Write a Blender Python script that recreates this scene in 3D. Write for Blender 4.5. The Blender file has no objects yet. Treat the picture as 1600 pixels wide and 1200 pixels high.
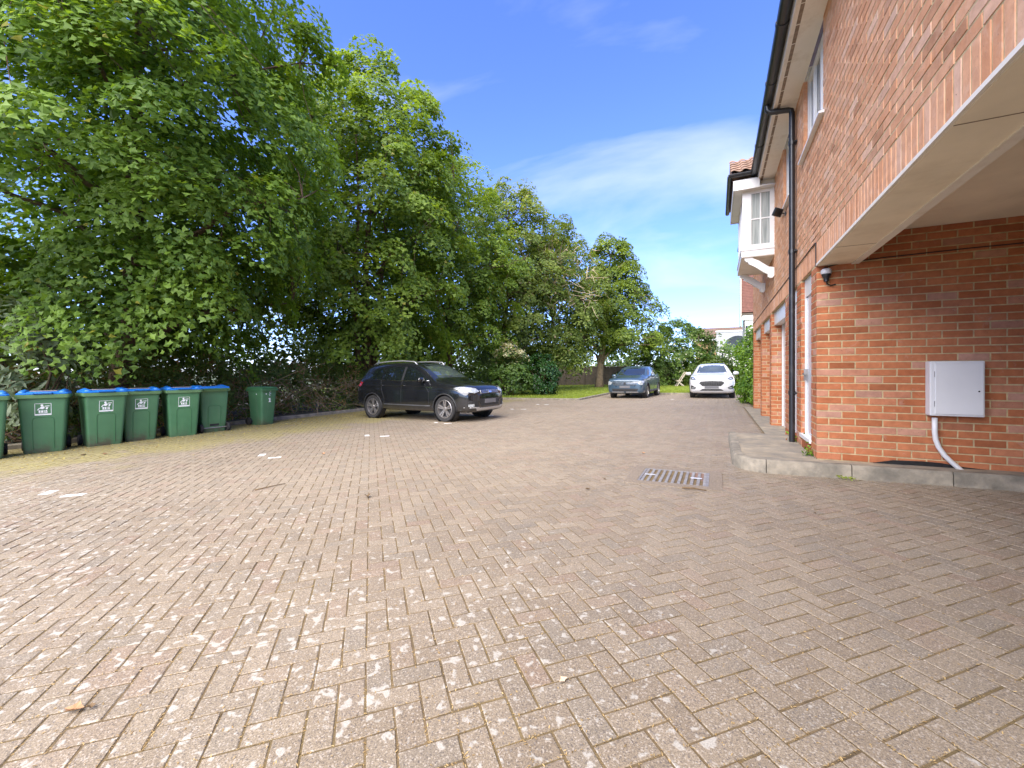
import bpy, bmesh, math, random
import numpy as np
from mathutils import Vector, Matrix
from mathutils.bvhtree import BVHTree

random.seed(7)
RNG = np.random.default_rng(7)
R = math.radians
SC = bpy.context.scene
COL = SC.collection

# ------------------------------------------------------------------ camera, sky, sun, exposure
TH = R(26.2)
CAMZ = 1.22
cam = bpy.data.cameras.new('camera')
cam.sensor_width = 36.0
cam.lens = 36.0 * 650 / 1600
cam.shift_y = -19 / 1600
cam.clip_start = 0.05
cam.clip_end = 1500
camo = bpy.data.objects.new('camera', cam)
camo.location = (0, 0, CAMZ)
camo.rotation_euler = (R(90), 0, TH)
COL.objects.link(camo)
SC.camera = camo

SUN_EL, SUN_AZ = R(46), R(183)          # direction towards the sun: azimuth clockwise from +y
world = bpy.data.worlds.new('World')
SC.world = world
world.use_nodes = True
wn, wl = world.node_tree.nodes, world.node_tree.links
wn.clear()
w_out = wn.new('ShaderNodeOutputWorld')
w_bg = wn.new('ShaderNodeBackground')
w_bg.inputs['Strength'].default_value = 0.105
sky = wn.new('ShaderNodeTexSky')
sky.sky_type = 'NISHITA'
sky.sun_disc = False
sky.sun_elevation = SUN_EL
sky.sun_rotation = SUN_AZ
sky.altitude = 0
sky.air_density = 1.0
sky.dust_density = 0.0
sky.ozone_density = 2.5
w_tc = wn.new('ShaderNodeTexCoord')
w_sep = wn.new('ShaderNodeSeparateXYZ')
wl.new(w_tc.outputs['Generated'], w_sep.inputs[0])
w_max = wn.new('ShaderNodeMath'); w_max.operation = 'MAXIMUM'; w_max.inputs[1].default_value = 0.02
wl.new(w_sep.outputs['Z'], w_max.inputs[0])
w_add = wn.new('ShaderNodeMath'); w_add.operation = 'ADD'; w_add.inputs[1].default_value = 0.25
wl.new(w_max.outputs[0], w_add.inputs[0])
w_dx = wn.new('ShaderNodeMath'); w_dx.operation = 'DIVIDE'
w_dy = wn.new('ShaderNodeMath'); w_dy.operation = 'DIVIDE'
wl.new(w_sep.outputs['X'], w_dx.inputs[0]); wl.new(w_add.outputs[0], w_dx.inputs[1])
wl.new(w_sep.outputs['Y'], w_dy.inputs[0]); wl.new(w_add.outputs[0], w_dy.inputs[1])
w_cmb = wn.new('ShaderNodeCombineXYZ')
wl.new(w_dx.outputs[0], w_cmb.inputs[0]); wl.new(w_dy.outputs[0], w_cmb.inputs[1])
w_map = wn.new('ShaderNodeMapping')
w_map.inputs['Location'].default_value = (0.50, 0.42, 0.3)
w_map.inputs['Rotation'].default_value = (0, 0, R(32))
w_map.inputs['Scale'].default_value = (0.75, 1.5, 1)
wl.new(w_cmb.outputs[0], w_map.inputs[0])
w_n = wn.new('ShaderNodeTexNoise')
w_n.inputs['Scale'].default_value = 1.25
w_n.inputs['Detail'].default_value = 9
w_n.inputs['Roughness'].default_value = 0.52
w_n.inputs['Distortion'].default_value = 0.5
wl.new(w_map.outputs[0], w_n.inputs['Vector'])
w_r = wn.new('ShaderNodeMapRange')
w_r.inputs['From Min'].default_value = 0.53
w_r.inputs['From Max'].default_value = 0.80
w_r.inputs['To Max'].default_value = 0.58
wl.new(w_n.outputs['Fac'], w_r.inputs['Value'])
w_sat = wn.new('ShaderNodeMix'); w_sat.data_type = 'RGBA'; w_sat.blend_type = 'MULTIPLY'
w_sat.inputs[0].default_value = 1.0
w_sat.inputs[7].default_value = (0.72, 0.84, 1.42, 1)
wl.new(sky.outputs[0], w_sat.inputs[6])
w_mix = wn.new('ShaderNodeMix'); w_mix.data_type = 'RGBA'
w_mix.inputs[7].default_value = (4.0, 4.3, 4.8, 1)
wl.new(w_r.outputs[0], w_mix.inputs[0])
wl.new(w_sat.outputs[2], w_mix.inputs[6])
wl.new(w_mix.outputs[2], w_bg.inputs['Color'])
wl.new(w_bg.outputs[0], w_out.inputs[0])

sun = bpy.data.lights.new('sun', 'SUN')
sun.energy = 4.4
sun.angle = R(80)
sun.color = (1.0, 0.925, 0.80)
suno = bpy.data.objects.new('sun', sun)
d = Vector((math.sin(SUN_AZ) * math.cos(SUN_EL), math.cos(SUN_AZ) * math.cos(SUN_EL), math.sin(SUN_EL)))
suno.rotation_euler = d.to_track_quat('Z', 'Y').to_euler()
suno.location = (-10, -10, 30)
COL.objects.link(suno)

SC.view_settings.view_transform = 'Standard'
SC.view_settings.look = 'None'
SC.view_settings.gamma = 1
SC.view_settings.exposure = 1.52
SC.view_settings.use_curve_mapping = False
SC.render.engine = 'CYCLES'
SC.cycles.max_bounces = 8
SC.cycles.transparent_max_bounces = 8
SC.cycles.use_denoising = True

# ------------------------------------------------------------------ helpers
SL = 0.018
def gz(x):
    return SL * min(max(x, -14.0), 6.0)
TILT = Matrix.Rotation(-math.atan(SL), 4, 'Y')
CS, SN = math.cos(TH), math.sin(TH)
def proj(x, y, z):
    lat = CS * x + SN * y
    dd = -SN * x + CS * y
    return 800 + 650 * lat / dd, 581 - 650 * (z - CAMZ) / dd, dd
def ray(px, py):
    a = (px - 800) / 650
    return (CS * a - SN, SN * a + CS, (581 - py) / 650)
def at(px, py, dist):
    r = ray(px, py)
    return Vector((dist * r[0], dist * r[1], CAMZ + dist * r[2]))
def on_ground(px, py, dz=0.0):
    r = ray(px, py)
    t = (CAMZ - dz) / (SL * r[0] - r[2])
    return Vector((t * r[0], t * r[1], SL * t * r[0] + dz))

def tag(o, label=None, cat=None, group=None, kind=None):
    if label: o['label'] = label
    if cat: o['category'] = cat
    if group: o['group'] = group
    if kind: o['kind'] = kind
    return o
def empty(name, loc=(0, 0, 0), rz=0.0, parent=None, tilt=False):
    o = bpy.data.objects.new(name, None)
    COL.objects.link(o)
    if tilt:
        o.matrix_world = Matrix.Translation(loc) @ TILT @ Matrix.Rotation(rz, 4, 'Z')
    else:
        o.location = loc
        o.rotation_euler = (0, 0, rz)
    o.empty_display_size = 0.1
    if parent: o.parent = parent
    return o
def link(name, me, mats, parent=None):
    o = bpy.data.objects.new(name, me)
    if not isinstance(mats, (list, tuple)): mats = [mats]
    if len(me.materials) == 0:
        for m in mats: me.materials.append(m)
    COL.objects.link(o)
    if parent: o.parent = parent
    return o
def copy_tree(o, parent=None):
    c = o.copy()
    COL.objects.link(c)
    if parent is not None: c.parent = parent
    for ch in o.children: copy_tree(ch, c)
    return c

def npmesh(name, V, F, attr=None, smooth=False, attr2=None):
    """V (n,3); F (m,k) index array of equal-sized faces; attr (n,3) colour attribute 'c' on points"""
    me = bpy.data.meshes.new(name)
    V = np.ascontiguousarray(V, dtype=np.float32)
    F = np.ascontiguousarray(F, dtype=np.int32)
    m, k = F.shape
    me.vertices.add(len(V)); me.vertices.foreach_set('co', V.ravel())
    me.loops.add(m * k); me.loops.foreach_set('vertex_index', F.ravel())
    me.polygons.add(m)
    me.polygons.foreach_set('loop_start', np.arange(0, m * k, k, dtype=np.int32))
    me.polygons.foreach_set('loop_total', np.full(m, k, dtype=np.int32))
    me.polygons.foreach_set('use_smooth', np.full(m, bool(smooth)))
    me.update(calc_edges=True)
    if attr is not None:
        a = me.color_attributes.new('c', 'FLOAT_COLOR', 'POINT')
        buf = np.ones((len(V), 4), dtype=np.float32)
        buf[:, :3] = attr
        a.data.foreach_set('color', buf.ravel())
    return me

class MB:
    def __init__(s): s.v = []; s.f = []
    def add(s, vs, fs):
        b = len(s.v); s.v += [tuple(v) for v in vs]; s.f += [tuple(i + b for i in f) for f in fs]
        return s
    def box(s, x0, x1, y0, y1, z0, z1):
        vs = [(x, y, z) for z in (z0, z1) for y in (y0, y1) for x in (x0, x1)]
        return s.add(vs, [(0, 2, 3, 1), (4, 5, 7, 6), (0, 1, 5, 4), (2, 6, 7, 3), (0, 4, 6, 2), (1, 3, 7, 5)])
    def prism(s, poly, axis, a, b):
        """poly: 2-D outline; axis 'x','y','z' is the extrusion direction from a to b"""
        n = len(poly)
        def p(u, v, w):
            return {'x': (w, u, v), 'y': (u, w, v), 'z': (u, v, w)}[axis]
        vs = [p(u, v, a) for u, v in poly] + [p(u, v, b) for u, v in poly]
        fs = [tuple(range(n))[::-1], tuple(range(n, 2 * n))] + [(i, (i + 1) % n, n + (i + 1) % n, n + i) for i in range(n)]
        return s.add(vs, fs)
    def loft(s, rings, cap=True, closed=True):
        n = len(rings[0]); vs = [p for r in rings for p in r]; fs = []
        for i in range(len(rings) - 1):
            for j in range(n if closed else n - 1):
                k = (j + 1) % n
                fs.append((i * n + j, i * n + k, (i + 1) * n + k, (i + 1) * n + j))
        if cap:
            fs.append(tuple(range(n))[::-1]); fs.append(tuple(range((len(rings) - 1) * n, len(rings) * n)))
        return s.add(vs, fs)
    def tube(s, pts, r, n=8, cap=True):
        pts = [Vector(p) for p in pts]
        if not isinstance(r, (list, tuple)): r = [r] * len(pts)
        rings = []; up = None
        for i, p in enumerate(pts):
            t = (pts[min(i + 1, len(pts) - 1)] - pts[max(i - 1, 0)])
            if t.length < 1e-9: t = Vector((0, 0, 1))
            t.normalize()
            if up is None:
                up = Vector((0, 0, 1)) if abs(t.z) < 0.9 else Vector((1, 0, 0))
            a = t.cross(up)
            if a.length < 1e-4: a = t.cross(Vector((1, 0, 0.3)))
            a.normalize(); b = t.cross(a).normalized(); up = -b if False else up
            rings.append([p + (a * math.cos(2 * math.pi * k / n) + b * math.sin(2 * math.pi * k / n)) * r[i] for k in range(n)])
        return s.loft(rings, cap)
    def lathe(s, prof, axis='z', n=24, c=(0, 0, 0), cap=False):
        rings = []
        for rr, h in prof:
            ring = []
            for k in range(n):
                a = 2 * math.pi * k / n
                u, v = rr * math.cos(a), rr * math.sin(a)
                p = {'z': (u, v, h), 'y': (u, h, v), 'x': (h, u, v)}[axis]
                ring.append((p[0] + c[0], p[1] + c[1], p[2] + c[2]))
            rings.append(ring)
        return s.loft(rings, cap)
    def build(s, name, mats, parent=None, smooth=False, bevel=0.0, seg=1, auto=None):
        me = bpy.data.meshes.new(name)
        me.from_pydata(s.v, [], s.f)
        bm = bmesh.new(); bm.from_mesh(me)
        bmesh.ops.recalc_face_normals(bm, faces=bm.faces)
        if bevel > 0:
            es = [e for e in bm.edges if len(e.link_faces) == 2 and e.calc_face_angle(0) > 0.5]
            bmesh.ops.bevel(bm, geom=es, offset=bevel, segments=seg, affect='EDGES', profile=0.6, clamp_overlap=True)
        if smooth or auto:
            for f in bm.faces: f.smooth = True
        if auto:
            for e in bm.edges:
                if len(e.link_faces) == 2 and e.calc_face_angle(0) > auto: e.smooth = False
        bm.to_mesh(me); bm.free()
        return link(name, me, mats, parent)

# ---- materials
def srgb(r, g, b):
    f = lambda c: ((c / 255 + 0.055) / 1.055) ** 2.4 if c > 10 else c / 255 / 12.92
    return (f(r), f(g), f(b))
class NT:
    def __init__(s, m):
        s.n, s.l = m.node_tree.nodes, m.node_tree.links
    def new(s, t, **kw):
        n = s.n.new(t)
        for k, v in kw.items(): setattr(n, k, v)
        return n
    def noise(s, vec, scale, detail=4, rough=0.55, dist=0.0):
        n = s.new('ShaderNodeTexNoise')
        n.inputs['Scale'].default_value = scale; n.inputs['Detail'].default_value = detail
        n.inputs['Roughness'].default_value = rough; n.inputs['Distortion'].default_value = dist
        s.l.new(vec, n.inputs['Vector'])
        return n.outputs['Fac']
    def rng(s, val, a, b, c=0.0, d=1.0, smooth=False):
        n = s.new('ShaderNodeMapRange')
        if smooth: n.interpolation_type = 'SMOOTHSTEP'
        s.l.new(val, n.inputs['Value'])
        for k, v in zip(('From Min', 'From Max', 'To Min', 'To Max'), (a, b, c, d)): n.inputs[k].default_value = v
        return n.outputs[0]
    def math(s, op, a, b=None):
        n = s.new('ShaderNodeMath', operation=op)
        for i, v in enumerate((a, b)):
            if v is None: continue
            if isinstance(v, (int, float)): n.inputs[i].default_value = v
            else: s.l.new(v, n.inputs[i])
        return n.outputs[0]
    def mix(s, fac, a, b, mode='MIX'):
        n = s.new('ShaderNodeMix', data_type='RGBA', blend_type=mode)
        for sock, v in ((n.inputs[0], fac), (n.inputs[6], a), (n.inputs[7], b)):
            if isinstance(v, (int, float)): sock.default_value = v
            elif isinstance(v, (tuple, list)): sock.default_value = (v[0], v[1], v[2], 1)
            else: s.l.new(v, sock)
        return n.outputs[2]
    def bump(s, h, strength, dist=0.01):
        n = s.new('ShaderNodeBump')
        n.inputs['Strength'].default_value = strength; n.inputs['Distance'].default_value = dist
        s.l.new(h, n.inputs['Height'])
        return n.outputs[0]
def newmat(name):
    m = bpy.data.materials.new(name); m.use_nodes = True
    nt = NT(m); p = nt.n['Principled BSDF']
    return m, nt, p
def mat(name, base, rough=0.6, var=0.12, scale=6.0, bump=0.0, bscale=60.0, metal=0.0, spec=0.5, coat=0.0, dirt=None, dirt_amt=0.0, dscale=3.0, coords='Object', emit=None):
    m, nt, p = newmat(name)
    tc = nt.new('ShaderNodeTexCoord').outputs[coords] if coords != 'World' else nt.new('ShaderNodeNewGeometry').outputs['Position']
    n = nt.noise(tc, scale, 5)
    lo = tuple(c * (1 - var) for c in base); hi = tuple(min(1, c * (1 + var)) for c in base)
    col = nt.mix(nt.rng(n, 0.3, 0.7), lo, hi)
    if dirt is not None:
        dn = nt.noise(tc, dscale, 6, 0.65)
        col = nt.mix(nt.rng(dn, 0.62 - 0.35 * dirt_amt, 0.85 - 0.25 * dirt_amt, 0, 0.9), col, dirt)
    nt.l.new(col, p.inputs['Base Color'])
    p.inputs['Roughness'].default_value = rough
    p.inputs['Metallic'].default_value = metal
    p.inputs['Specular IOR Level'].default_value = spec
    p.inputs['Coat Weight'].default_value = coat
    p.inputs['Coat Roughness'].default_value = 0.04
    if bump > 0:
        nt.l.new(nt.bump(nt.noise(tc, bscale, 4), bump), p.inputs['Normal'])
    return m

def leaf_mat(name, dark, light, gloss=0.45, trans=0.35, accent=None, acc_amt=0.0):
    m, nt, p = newmat(name)
    at_ = nt.new('ShaderNodeAttribute', attribute_name='c')
    sp = nt.new('ShaderNodeSeparateColor')
    nt.l.new(at_.outputs['Color'], sp.inputs[0])
    col = nt.mix(sp.outputs[0], dark, light)
    if accent is not None:
        col = nt.mix(nt.rng(sp.outputs[1], 1 - acc_amt, 1 - acc_amt + 0.01), col, accent)
    nt.l.new(col, p.inputs['Base Color'])
    p.inputs['Roughness'].default_value = gloss
    p.inputs['Specular IOR Level'].default_value = 0.4
    tr = nt.new('ShaderNodeBsdfTranslucent')
    tcol = nt.mix(1.0, col, (1.55, 1.40, 0.55), 'MULTIPLY')
    nt.l.new(tcol, tr.inputs['Color'])
    ms = nt.new('ShaderNodeMixShader'); ms.inputs[0].default_value = trans
    nt.l.new(p.outputs[0], ms.inputs[1]); nt.l.new(tr.outputs[0], ms.inputs[2])
    nt.l.new(ms.outputs[0], nt.n['Material Output'].inputs['Surface'])
    return m

# paving block
def paver_mat():
    m, nt, p = newmat('paving_block')
    pos = nt.new('ShaderNodeNewGeometry').outputs['Position']
    a = nt.new('ShaderNodeAttribute', attribute_name='c')
    sp = nt.new('ShaderNodeSeparateColor'); nt.l.new(a.outputs['Color'], sp.inputs[0])
    sx = nt.new('ShaderNodeSeparateXYZ'); nt.l.new(pos, sx.inputs[0])
    base = nt.mix(sp.outputs[0], (0.188, 0.145, 0.099), (0.250, 0.200, 0.141))
    base = nt.mix(nt.rng(sp.outputs[1], 0.62, 1.0, 0, 0.6), base, (0.170, 0.146, 0.114))       # greyer blocks
    base = nt.mix(nt.rng(sp.outputs[2], 0.8, 1.0, 0, 0.6), base, (0.225, 0.150, 0.105))         # redder blocks
    big = nt.noise(pos, 0.55, 4)
    base = nt.mix(nt.rng(big, 0.35, 0.7, 0, 0.38), base, (0.310, 0.254, 0.182))
    fine = nt.noise(pos, 210, 3, 0.7)
    base = nt.mix(nt.rng(fine, 0.38, 0.62), nt.mix(1.0, base, (0.66, 0.65, 0.64), 'MULTIPLY'), nt.mix(1.0, base, (1.28, 1.27, 1.25), 'MULTIPLY'))
    v = nt.new('ShaderNodeTexVoronoi'); v.inputs['Scale'].default_value = 190
    nt.l.new(pos, v.inputs['Vector'])
    speck = nt.new('ShaderNodeSeparateColor'); nt.l.new(v.outputs['Color'], speck.inputs[0])
    base = nt.mix(nt.rng(speck.outputs[0], 0.86, 0.9, 0, 0.5), base, (0.46, 0.40, 0.33))
    base = nt.mix(nt.rng(speck.outputs[1], 0.88, 0.92, 0, 0.55), base, (0.07, 0.06, 0.058))
    # pale lichen blotches, thicker on the near and left side of the court
    l1 = nt.noise(pos, 21, 2, 0.5, 0.25)
    l2 = nt.noise(pos, 1.3, 3)
    near = nt.rng(sx.outputs['Y'], 4.4, 1.3, -0.03, 0.105, True)
    left = nt.rng(sx.outputs['X'], 1.4, -0.7, -0.10, 0.0, True)
    thr = nt.math('SUBTRACT', 0.70, nt.math('ADD', nt.math('ADD', near, left), nt.rng(l2, 0.35, 0.65, -0.02, 0.025)))
    dlt = nt.math('SUBTRACT', l1, thr)
    lich = nt.rng(dlt, 0.0, 0.06)
    base = nt.mix(nt.math('MULTIPLY', lich, 0.86), base, nt.mix(nt.rng(fine, 0.35, 0.65), (0.31, 0.28, 0.235), (0.48, 0.45, 0.39)))
    # moss and fine litter film along the planted edge
    ms = nt.noise(pos, 1.6, 6, 0.65)
    mm = nt.math('ADD', nt.rng(sx.outputs['X'], -7.6, -9.3, 0, 0.66, True), nt.rng(ms, 0.3, 0.7, -0.42, 0.40))
    mm2 = nt.math('MULTIPLY', nt.rng(mm, 0.05, 0.55), nt.rng(nt.noise(pos, 40, 3, 0.7), 0.3, 0.6, 0.25, 0.9))
    mm3 = nt.math('MULTIPLY', mm2, nt.rng(sx.outputs['X'], -6.8, -8.4))
    base = nt.mix(mm3, base, nt.mix(ms, (0.20, 0.165, 0.06), (0.31, 0.27, 0.08)))
    nt.l.new(base, p.inputs['Base Color'])
    p.inputs['Roughness'].default_value = 0.70
    p.inputs['Specular IOR Level'].default_value = 0.55
    nt.l.new(nt.bump(nt.math('ADD', fine, nt.math('MULTIPLY', lich, 0.3)), 0.55, 0.003), p.inputs['Normal'])
    return m
def brick_mat(name, lo, hi, smear, pale):
    m, nt, p = newmat(name)
    pos = nt.new('ShaderNodeNewGeometry').outputs['Position']
    a = nt.new('ShaderNodeAttribute', attribute_name='c')
    sp = nt.new('ShaderNodeSeparateColor'); nt.l.new(a.outputs['Color'], sp.inputs[0])
    base = nt.mix(sp.outputs[0], lo, hi)
    base = nt.mix(nt.rng(sp.outputs[1], 0.84, 1.0, 0, 0.75), base, tuple(c * .62 for c in lo))
    base = nt.mix(nt.rng(sp.outputs[2], 0.72, 1.0, 0, 0.6), base, pale)
    n1 = nt.noise(pos, 14, 5, 0.6)
    base = nt.mix(nt.rng(n1, 0.3, 0.72), nt.mix(1.0, base, (0.84, 0.81, 0.80), 'MULTIPLY'), nt.mix(1.0, base, (1.14, 1.14, 1.14), 'MULTIPLY'))
    n2 = nt.noise(pos, 9, 4, 0.7, 0.8)
    base = nt.mix(nt.rng(n2, 0.66 - smear * .16, 0.76, 0, 0.45), base, pale)
    n3 = nt.noise(pos, 60, 2, 0.5)
    base = nt.mix(nt.rng(n3, 0.70, 0.74, 0, 0.6), base, (0.10, 0.055, 0.045))
    nt.l.new(base, p.inputs['Base Color'])
    p.inputs['Roughness'].default_value = 0.85
    p.inputs['Specular IOR Level'].default_value = 0.25
    nt.l.new(nt.bump(nt.math('ADD', nt.noise(pos, 120, 4, 0.7), n1), 0.5, 0.004), p.inputs['Normal'])
    return m
M = {}
M['paver'] = paver_mat()
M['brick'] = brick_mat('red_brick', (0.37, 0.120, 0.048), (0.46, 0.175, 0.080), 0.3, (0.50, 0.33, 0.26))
M['brick_lit'] = brick_mat('lit_facade_brick', (0.54, 0.265, 0.140), (0.62, 0.345, 0.205), 1.0, (0.66, 0.48, 0.37))  # paler copy of red_brick: brighter light on the upper facade put into its colour
M['mortar'] = mat('mortar', (0.48, 0.375, 0.21), 0.95, 0.22, 18, 0.5, 200, coords='World')
M['sand'] = mat('joint_sand', (0.140, 0.097, 0.048), 0.95, 0.4, 9, 0.6, 150, coords='World', dirt=(0.17, 0.125, 0.045), dirt_amt=0.4, dscale=2.0)
M['soil'] = mat('soil', (0.055, 0.042, 0.028), 0.95, 0.4, 5, 0.6, 30, coords='World', dirt=(0.05, 0.06, 0.02), dirt_amt=0.5)
M['earth'] = mat('rough_grassland', (0.07, 0.085, 0.03), 0.95, 0.4, 0.3, 0.4, 3, coords='World')
M['kerb'] = mat('concrete_kerb', (0.27, 0.235, 0.18), 0.9, 0.22, 7, 0.5, 90, coords='World', dirt=(0.11, 0.10, 0.08), dirt_amt=0.62, dscale=5)
M['apron'] = mat('concrete_apron', (0.33, 0.275, 0.195), 0.92, 0.2, 4, 0.5, 70, coords='World', dirt=(0.17, 0.155, 0.13), dirt_amt=0.75, dscale=4.5)
M['lawn'] = mat('lawn_turf', (0.15, 0.20, 0.022), 0.9, 0.4, 1.5, 0.7, 40, coords='World')
M['grass'] = leaf_mat('grass_blade', (0.16, 0.22, 0.02), (0.32, 0.38, 0.05), 0.6, 0.35)
M['white'] = mat('white_upvc', (0.70, 0.69, 0.67), 0.35, 0.04, 4, coords='World', dirt=(0.55, 0.53, 0.47), dirt_amt=0.15)
M['cream'] = mat('cream_render', (0.82, 0.73, 0.57), 0.85, 0.06, 3, 0.25, 160, coords='World', dirt=(0.60, 0.50, 0.36), dirt_amt=0.3, dscale=1.2)
M['soffit'] = mat('soffit_board', (0.74, 0.69, 0.61), 0.6, 0.05, 3, coords='World', dirt=(0.5, 0.43, 0.33), dirt_amt=0.25)
M['vent'] = mat('soffit_vent', (0.24, 0.18, 0.13), 0.8, 0.3, 20, coords='World')
M['black_plastic'] = mat('black_gutter_plastic', (0.016, 0.017, 0.020), 0.33, 0.2, 8, coords='World', dirt=(0.07, 0.065, 0.06), dirt_amt=0.1)
M['glass'] = mat('window_glass', (0.05, 0.06, 0.07), 0.04, 0.2, 2, spec=0.9, coords='World')
def curtain_glass():
    m, nt, p = newmat('curtained_glass')
    pos = nt.new('ShaderNodeNewGeometry').outputs['Position']
    mp = nt.new('ShaderNodeMapping'); mp.inputs['Scale'].default_value = (14, 14, 0.6)
    nt.l.new(pos, mp.inputs[0])
    n = nt.noise(mp.outputs[0], 2.2, 3)
    nt.l.new(nt.mix(nt.rng(n, 0.3, 0.7), (0.22, 0.25, 0.24), (0.42, 0.45, 0.43)), p.inputs['Base Color'])
    p.inputs['Roughness'].default_value = 0.06
    p.inputs['Coat Weight'].default_value = 0.5
    return m
M['curtain_glass'] = curtain_glass()
M['door_grey'] = mat('obscured_door_glass', (0.47, 0.50, 0.54), 0.18, 0.16, 2.0, spec=0.6, coords='World')
M['tile'] = mat('clay_pantile', (0.25, 0.155, 0.11), 0.85, 0.3, 5, 0.5, 60, coords='World', dirt=(0.16, 0.13, 0.10), dirt_amt=0.4, dscale=6)
M['meter'] = mat('meter_box_plastic', (0.66, 0.66, 0.66), 0.45, 0.03, 4, 0.1, 300)
M['steel'] = mat('galvanised_steel', (0.25, 0.24, 0.235), 0.55, 0.25, 18, 0.3, 80, metal=0.25, dirt=(0.20, 0.13, 0.09), dirt_amt=0.35, dscale=14)
M['rust'] = mat('rusty_recess', (0.19, 0.115, 0.085), 0.9, 0.3, 30, 0.4, 100)
M['paint_white'] = mat('white_marker_paint', (0.66, 0.65, 0.62), 0.8, 0.1, 25, 0.5, 150, coords='World', dirt=(0.30, 0.26, 0.22), dirt_amt=0.25, dscale=30)
M['bin_green'] = mat('bin_green_plastic', (0.050, 0.160, 0.066), 0.45, 0.10, 5, 0.15, 220, dirt=(0.075, 0.13, 0.07), dirt_amt=0.25, dscale=3)
def bin_mat():
    m, nt, p = newmat('bin_green_plastic_soiled')
    tc = nt.new('ShaderNodeTexCoord').outputs['Object']
    sz_ = nt.new('ShaderNodeSeparateXYZ'); nt.l.new(tc, sz_.inputs[0])
    n = nt.noise(tc, 4, 5); ri = nt.new('ShaderNodeObjectInfo').outputs['Random']
    base = nt.mix(nt.rng(n, .3, .7), (0.056, 0.165, 0.072), (0.074, 0.200, 0.090))
    base = nt.mix(nt.rng(ri, 0, 1, 0, .3), base, (0.085, 0.185, 0.095))
    mp = nt.new('ShaderNodeMapping'); mp.inputs['Scale'].default_value = (14, 14, 1.2); nt.l.new(tc, mp.inputs[0])
    base = nt.mix(nt.rng(nt.noise(mp.outputs[0], 1.0, 4), .58, .75, 0, .35), base, (0.15, 0.20, 0.13))     # scuffs and runs
    dm = nt.math('MULTIPLY', nt.rng(sz_.outputs['Z'], .26, .02), nt.rng(nt.noise(tc, 7, 5, .65), .38, .62))
    base = nt.mix(nt.math('MULTIPLY', dm, nt.rng(ri, 0, 1, .35, .95)), base, (0.085, 0.065, 0.045))
    nt.l.new(base, p.inputs['Base Color']); p.inputs['Roughness'].default_value = .48
    nt.l.new(nt.bump(nt.noise(tc, 220, 3), .15), p.inputs['Normal'])
    return m
M['bin_tub'] = bin_mat()
M['bin_rim'] = mat('bin_rim_plastic', (0.105, 0.205, 0.088), 0.5, 0.12, 8, 0.1, 200)
M['bin_blue'] = mat('bin_blue_plastic', (0.012, 0.16, 0.56), 0.4, 0.12, 6, 0.05, 200, dirt=(0.10, 0.17, 0.24), dirt_amt=0.15)
M['bin_dusty'] = mat('lid_dust', (0.30, 0.24, 0.20), 0.9, 0.25, 9, 0.3, 80)
M['rubber'] = mat('black_rubber', (0.022, 0.021, 0.021), 0.8, 0.3, 12, 0.2, 120)
M['sticker'] = mat('white_sticker', (0.78, 0.80, 0.79), 0.5, 0.04, 9)
M['bark'] = mat('bark', (0.105, 0.066, 0.040), 0.95, 0.4, 9, 0.9, 26, coords='World', dirt=(0.07, 0.085, 0.035), dirt_amt=0.25)
M['bark_pale'] = mat('pale_bark', (0.26, 0.19, 0.115), 0.95, 0.3, 6, 0.9, 26, coords='World')
M['twig_dead'] = mat('dead_twig', (0.42, 0.33, 0.22), 0.9, 0.25, 9, coords='World')
M['fence'] = mat('weathered_fence_timber', (0.085, 0.066, 0.048), 0.9, 0.3, 4, 0.5, 40, coords='World')
M['chair_wood'] = mat('weathered_teak', (0.42, 0.36, 0.28), 0.8, 0.2, 9, 0.3, 60)
M['house_brick'] = mat('buff_brick', (0.40, 0.25, 0.13), 0.9, 0.3, 9, 0.4, 20, coords='World')
M['house_tile'] = mat('brown_roof_tile', (0.17, 0.11, 0.08), 0.9, 0.35, 6, 0.6, 8, coords='World')
M['hung_tile'] = mat('red_hung_tile', (0.19, 0.085, 0.065), 0.9, 0.2, 6, 0.4, 20, coords='World')
M['render_white'] = mat('white_render', (0.60, 0.59, 0.57), 0.85, 0.05, 2, coords='World')
M['panel_grey'] = mat('pale_grey_cladding', (0.36, 0.37, 0.38), 0.7, 0.08, 2, coords='World')
M['cable'] = mat('black_cable', (0.015, 0.014, 0.014), 0.6, 0.1)
M['cctv_white'] = mat('camera_housing_plastic', (0.50, 0.50, 0.51), 0.35, 0.05)
M['lamp_lens'] = mat('floodlight_lens', (0.30, 0.31, 0.27), 0.15, 0.08, spec=0.8)
M['membrane'] = mat('black_damp_membrane', (0.012, 0.012, 0.013), 0.45, 0.3, 20, 0.6, 30, coords='World')
M['litter'] = leaf_mat('leaf_litter', (0.22, 0.15, 0.04), (0.48, 0.40, 0.12), 0.8, 0.15)
M['straw'] = leaf_mat('straw_seed_litter', (0.24, 0.15, 0.055), (0.46, 0.33, 0.15), 0.8, 0.1)
M['dry_leaf'] = mat('dry_leaf', (0.36, 0.20, 0.10), 0.8, 0.3, 20)
M['dry_leaf_pale'] = mat('pale_dry_leaf', (0.66, 0.50, 0.34), 0.8, 0.15, 20)
M['twig'] = mat('fallen_twig', (0.12, 0.075, 0.035), 0.9, 0.3, 20)
M['pebble'] = mat('pale_pebble', (0.60, 0.57, 0.52), 0.8, 0.2, 30)

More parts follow.
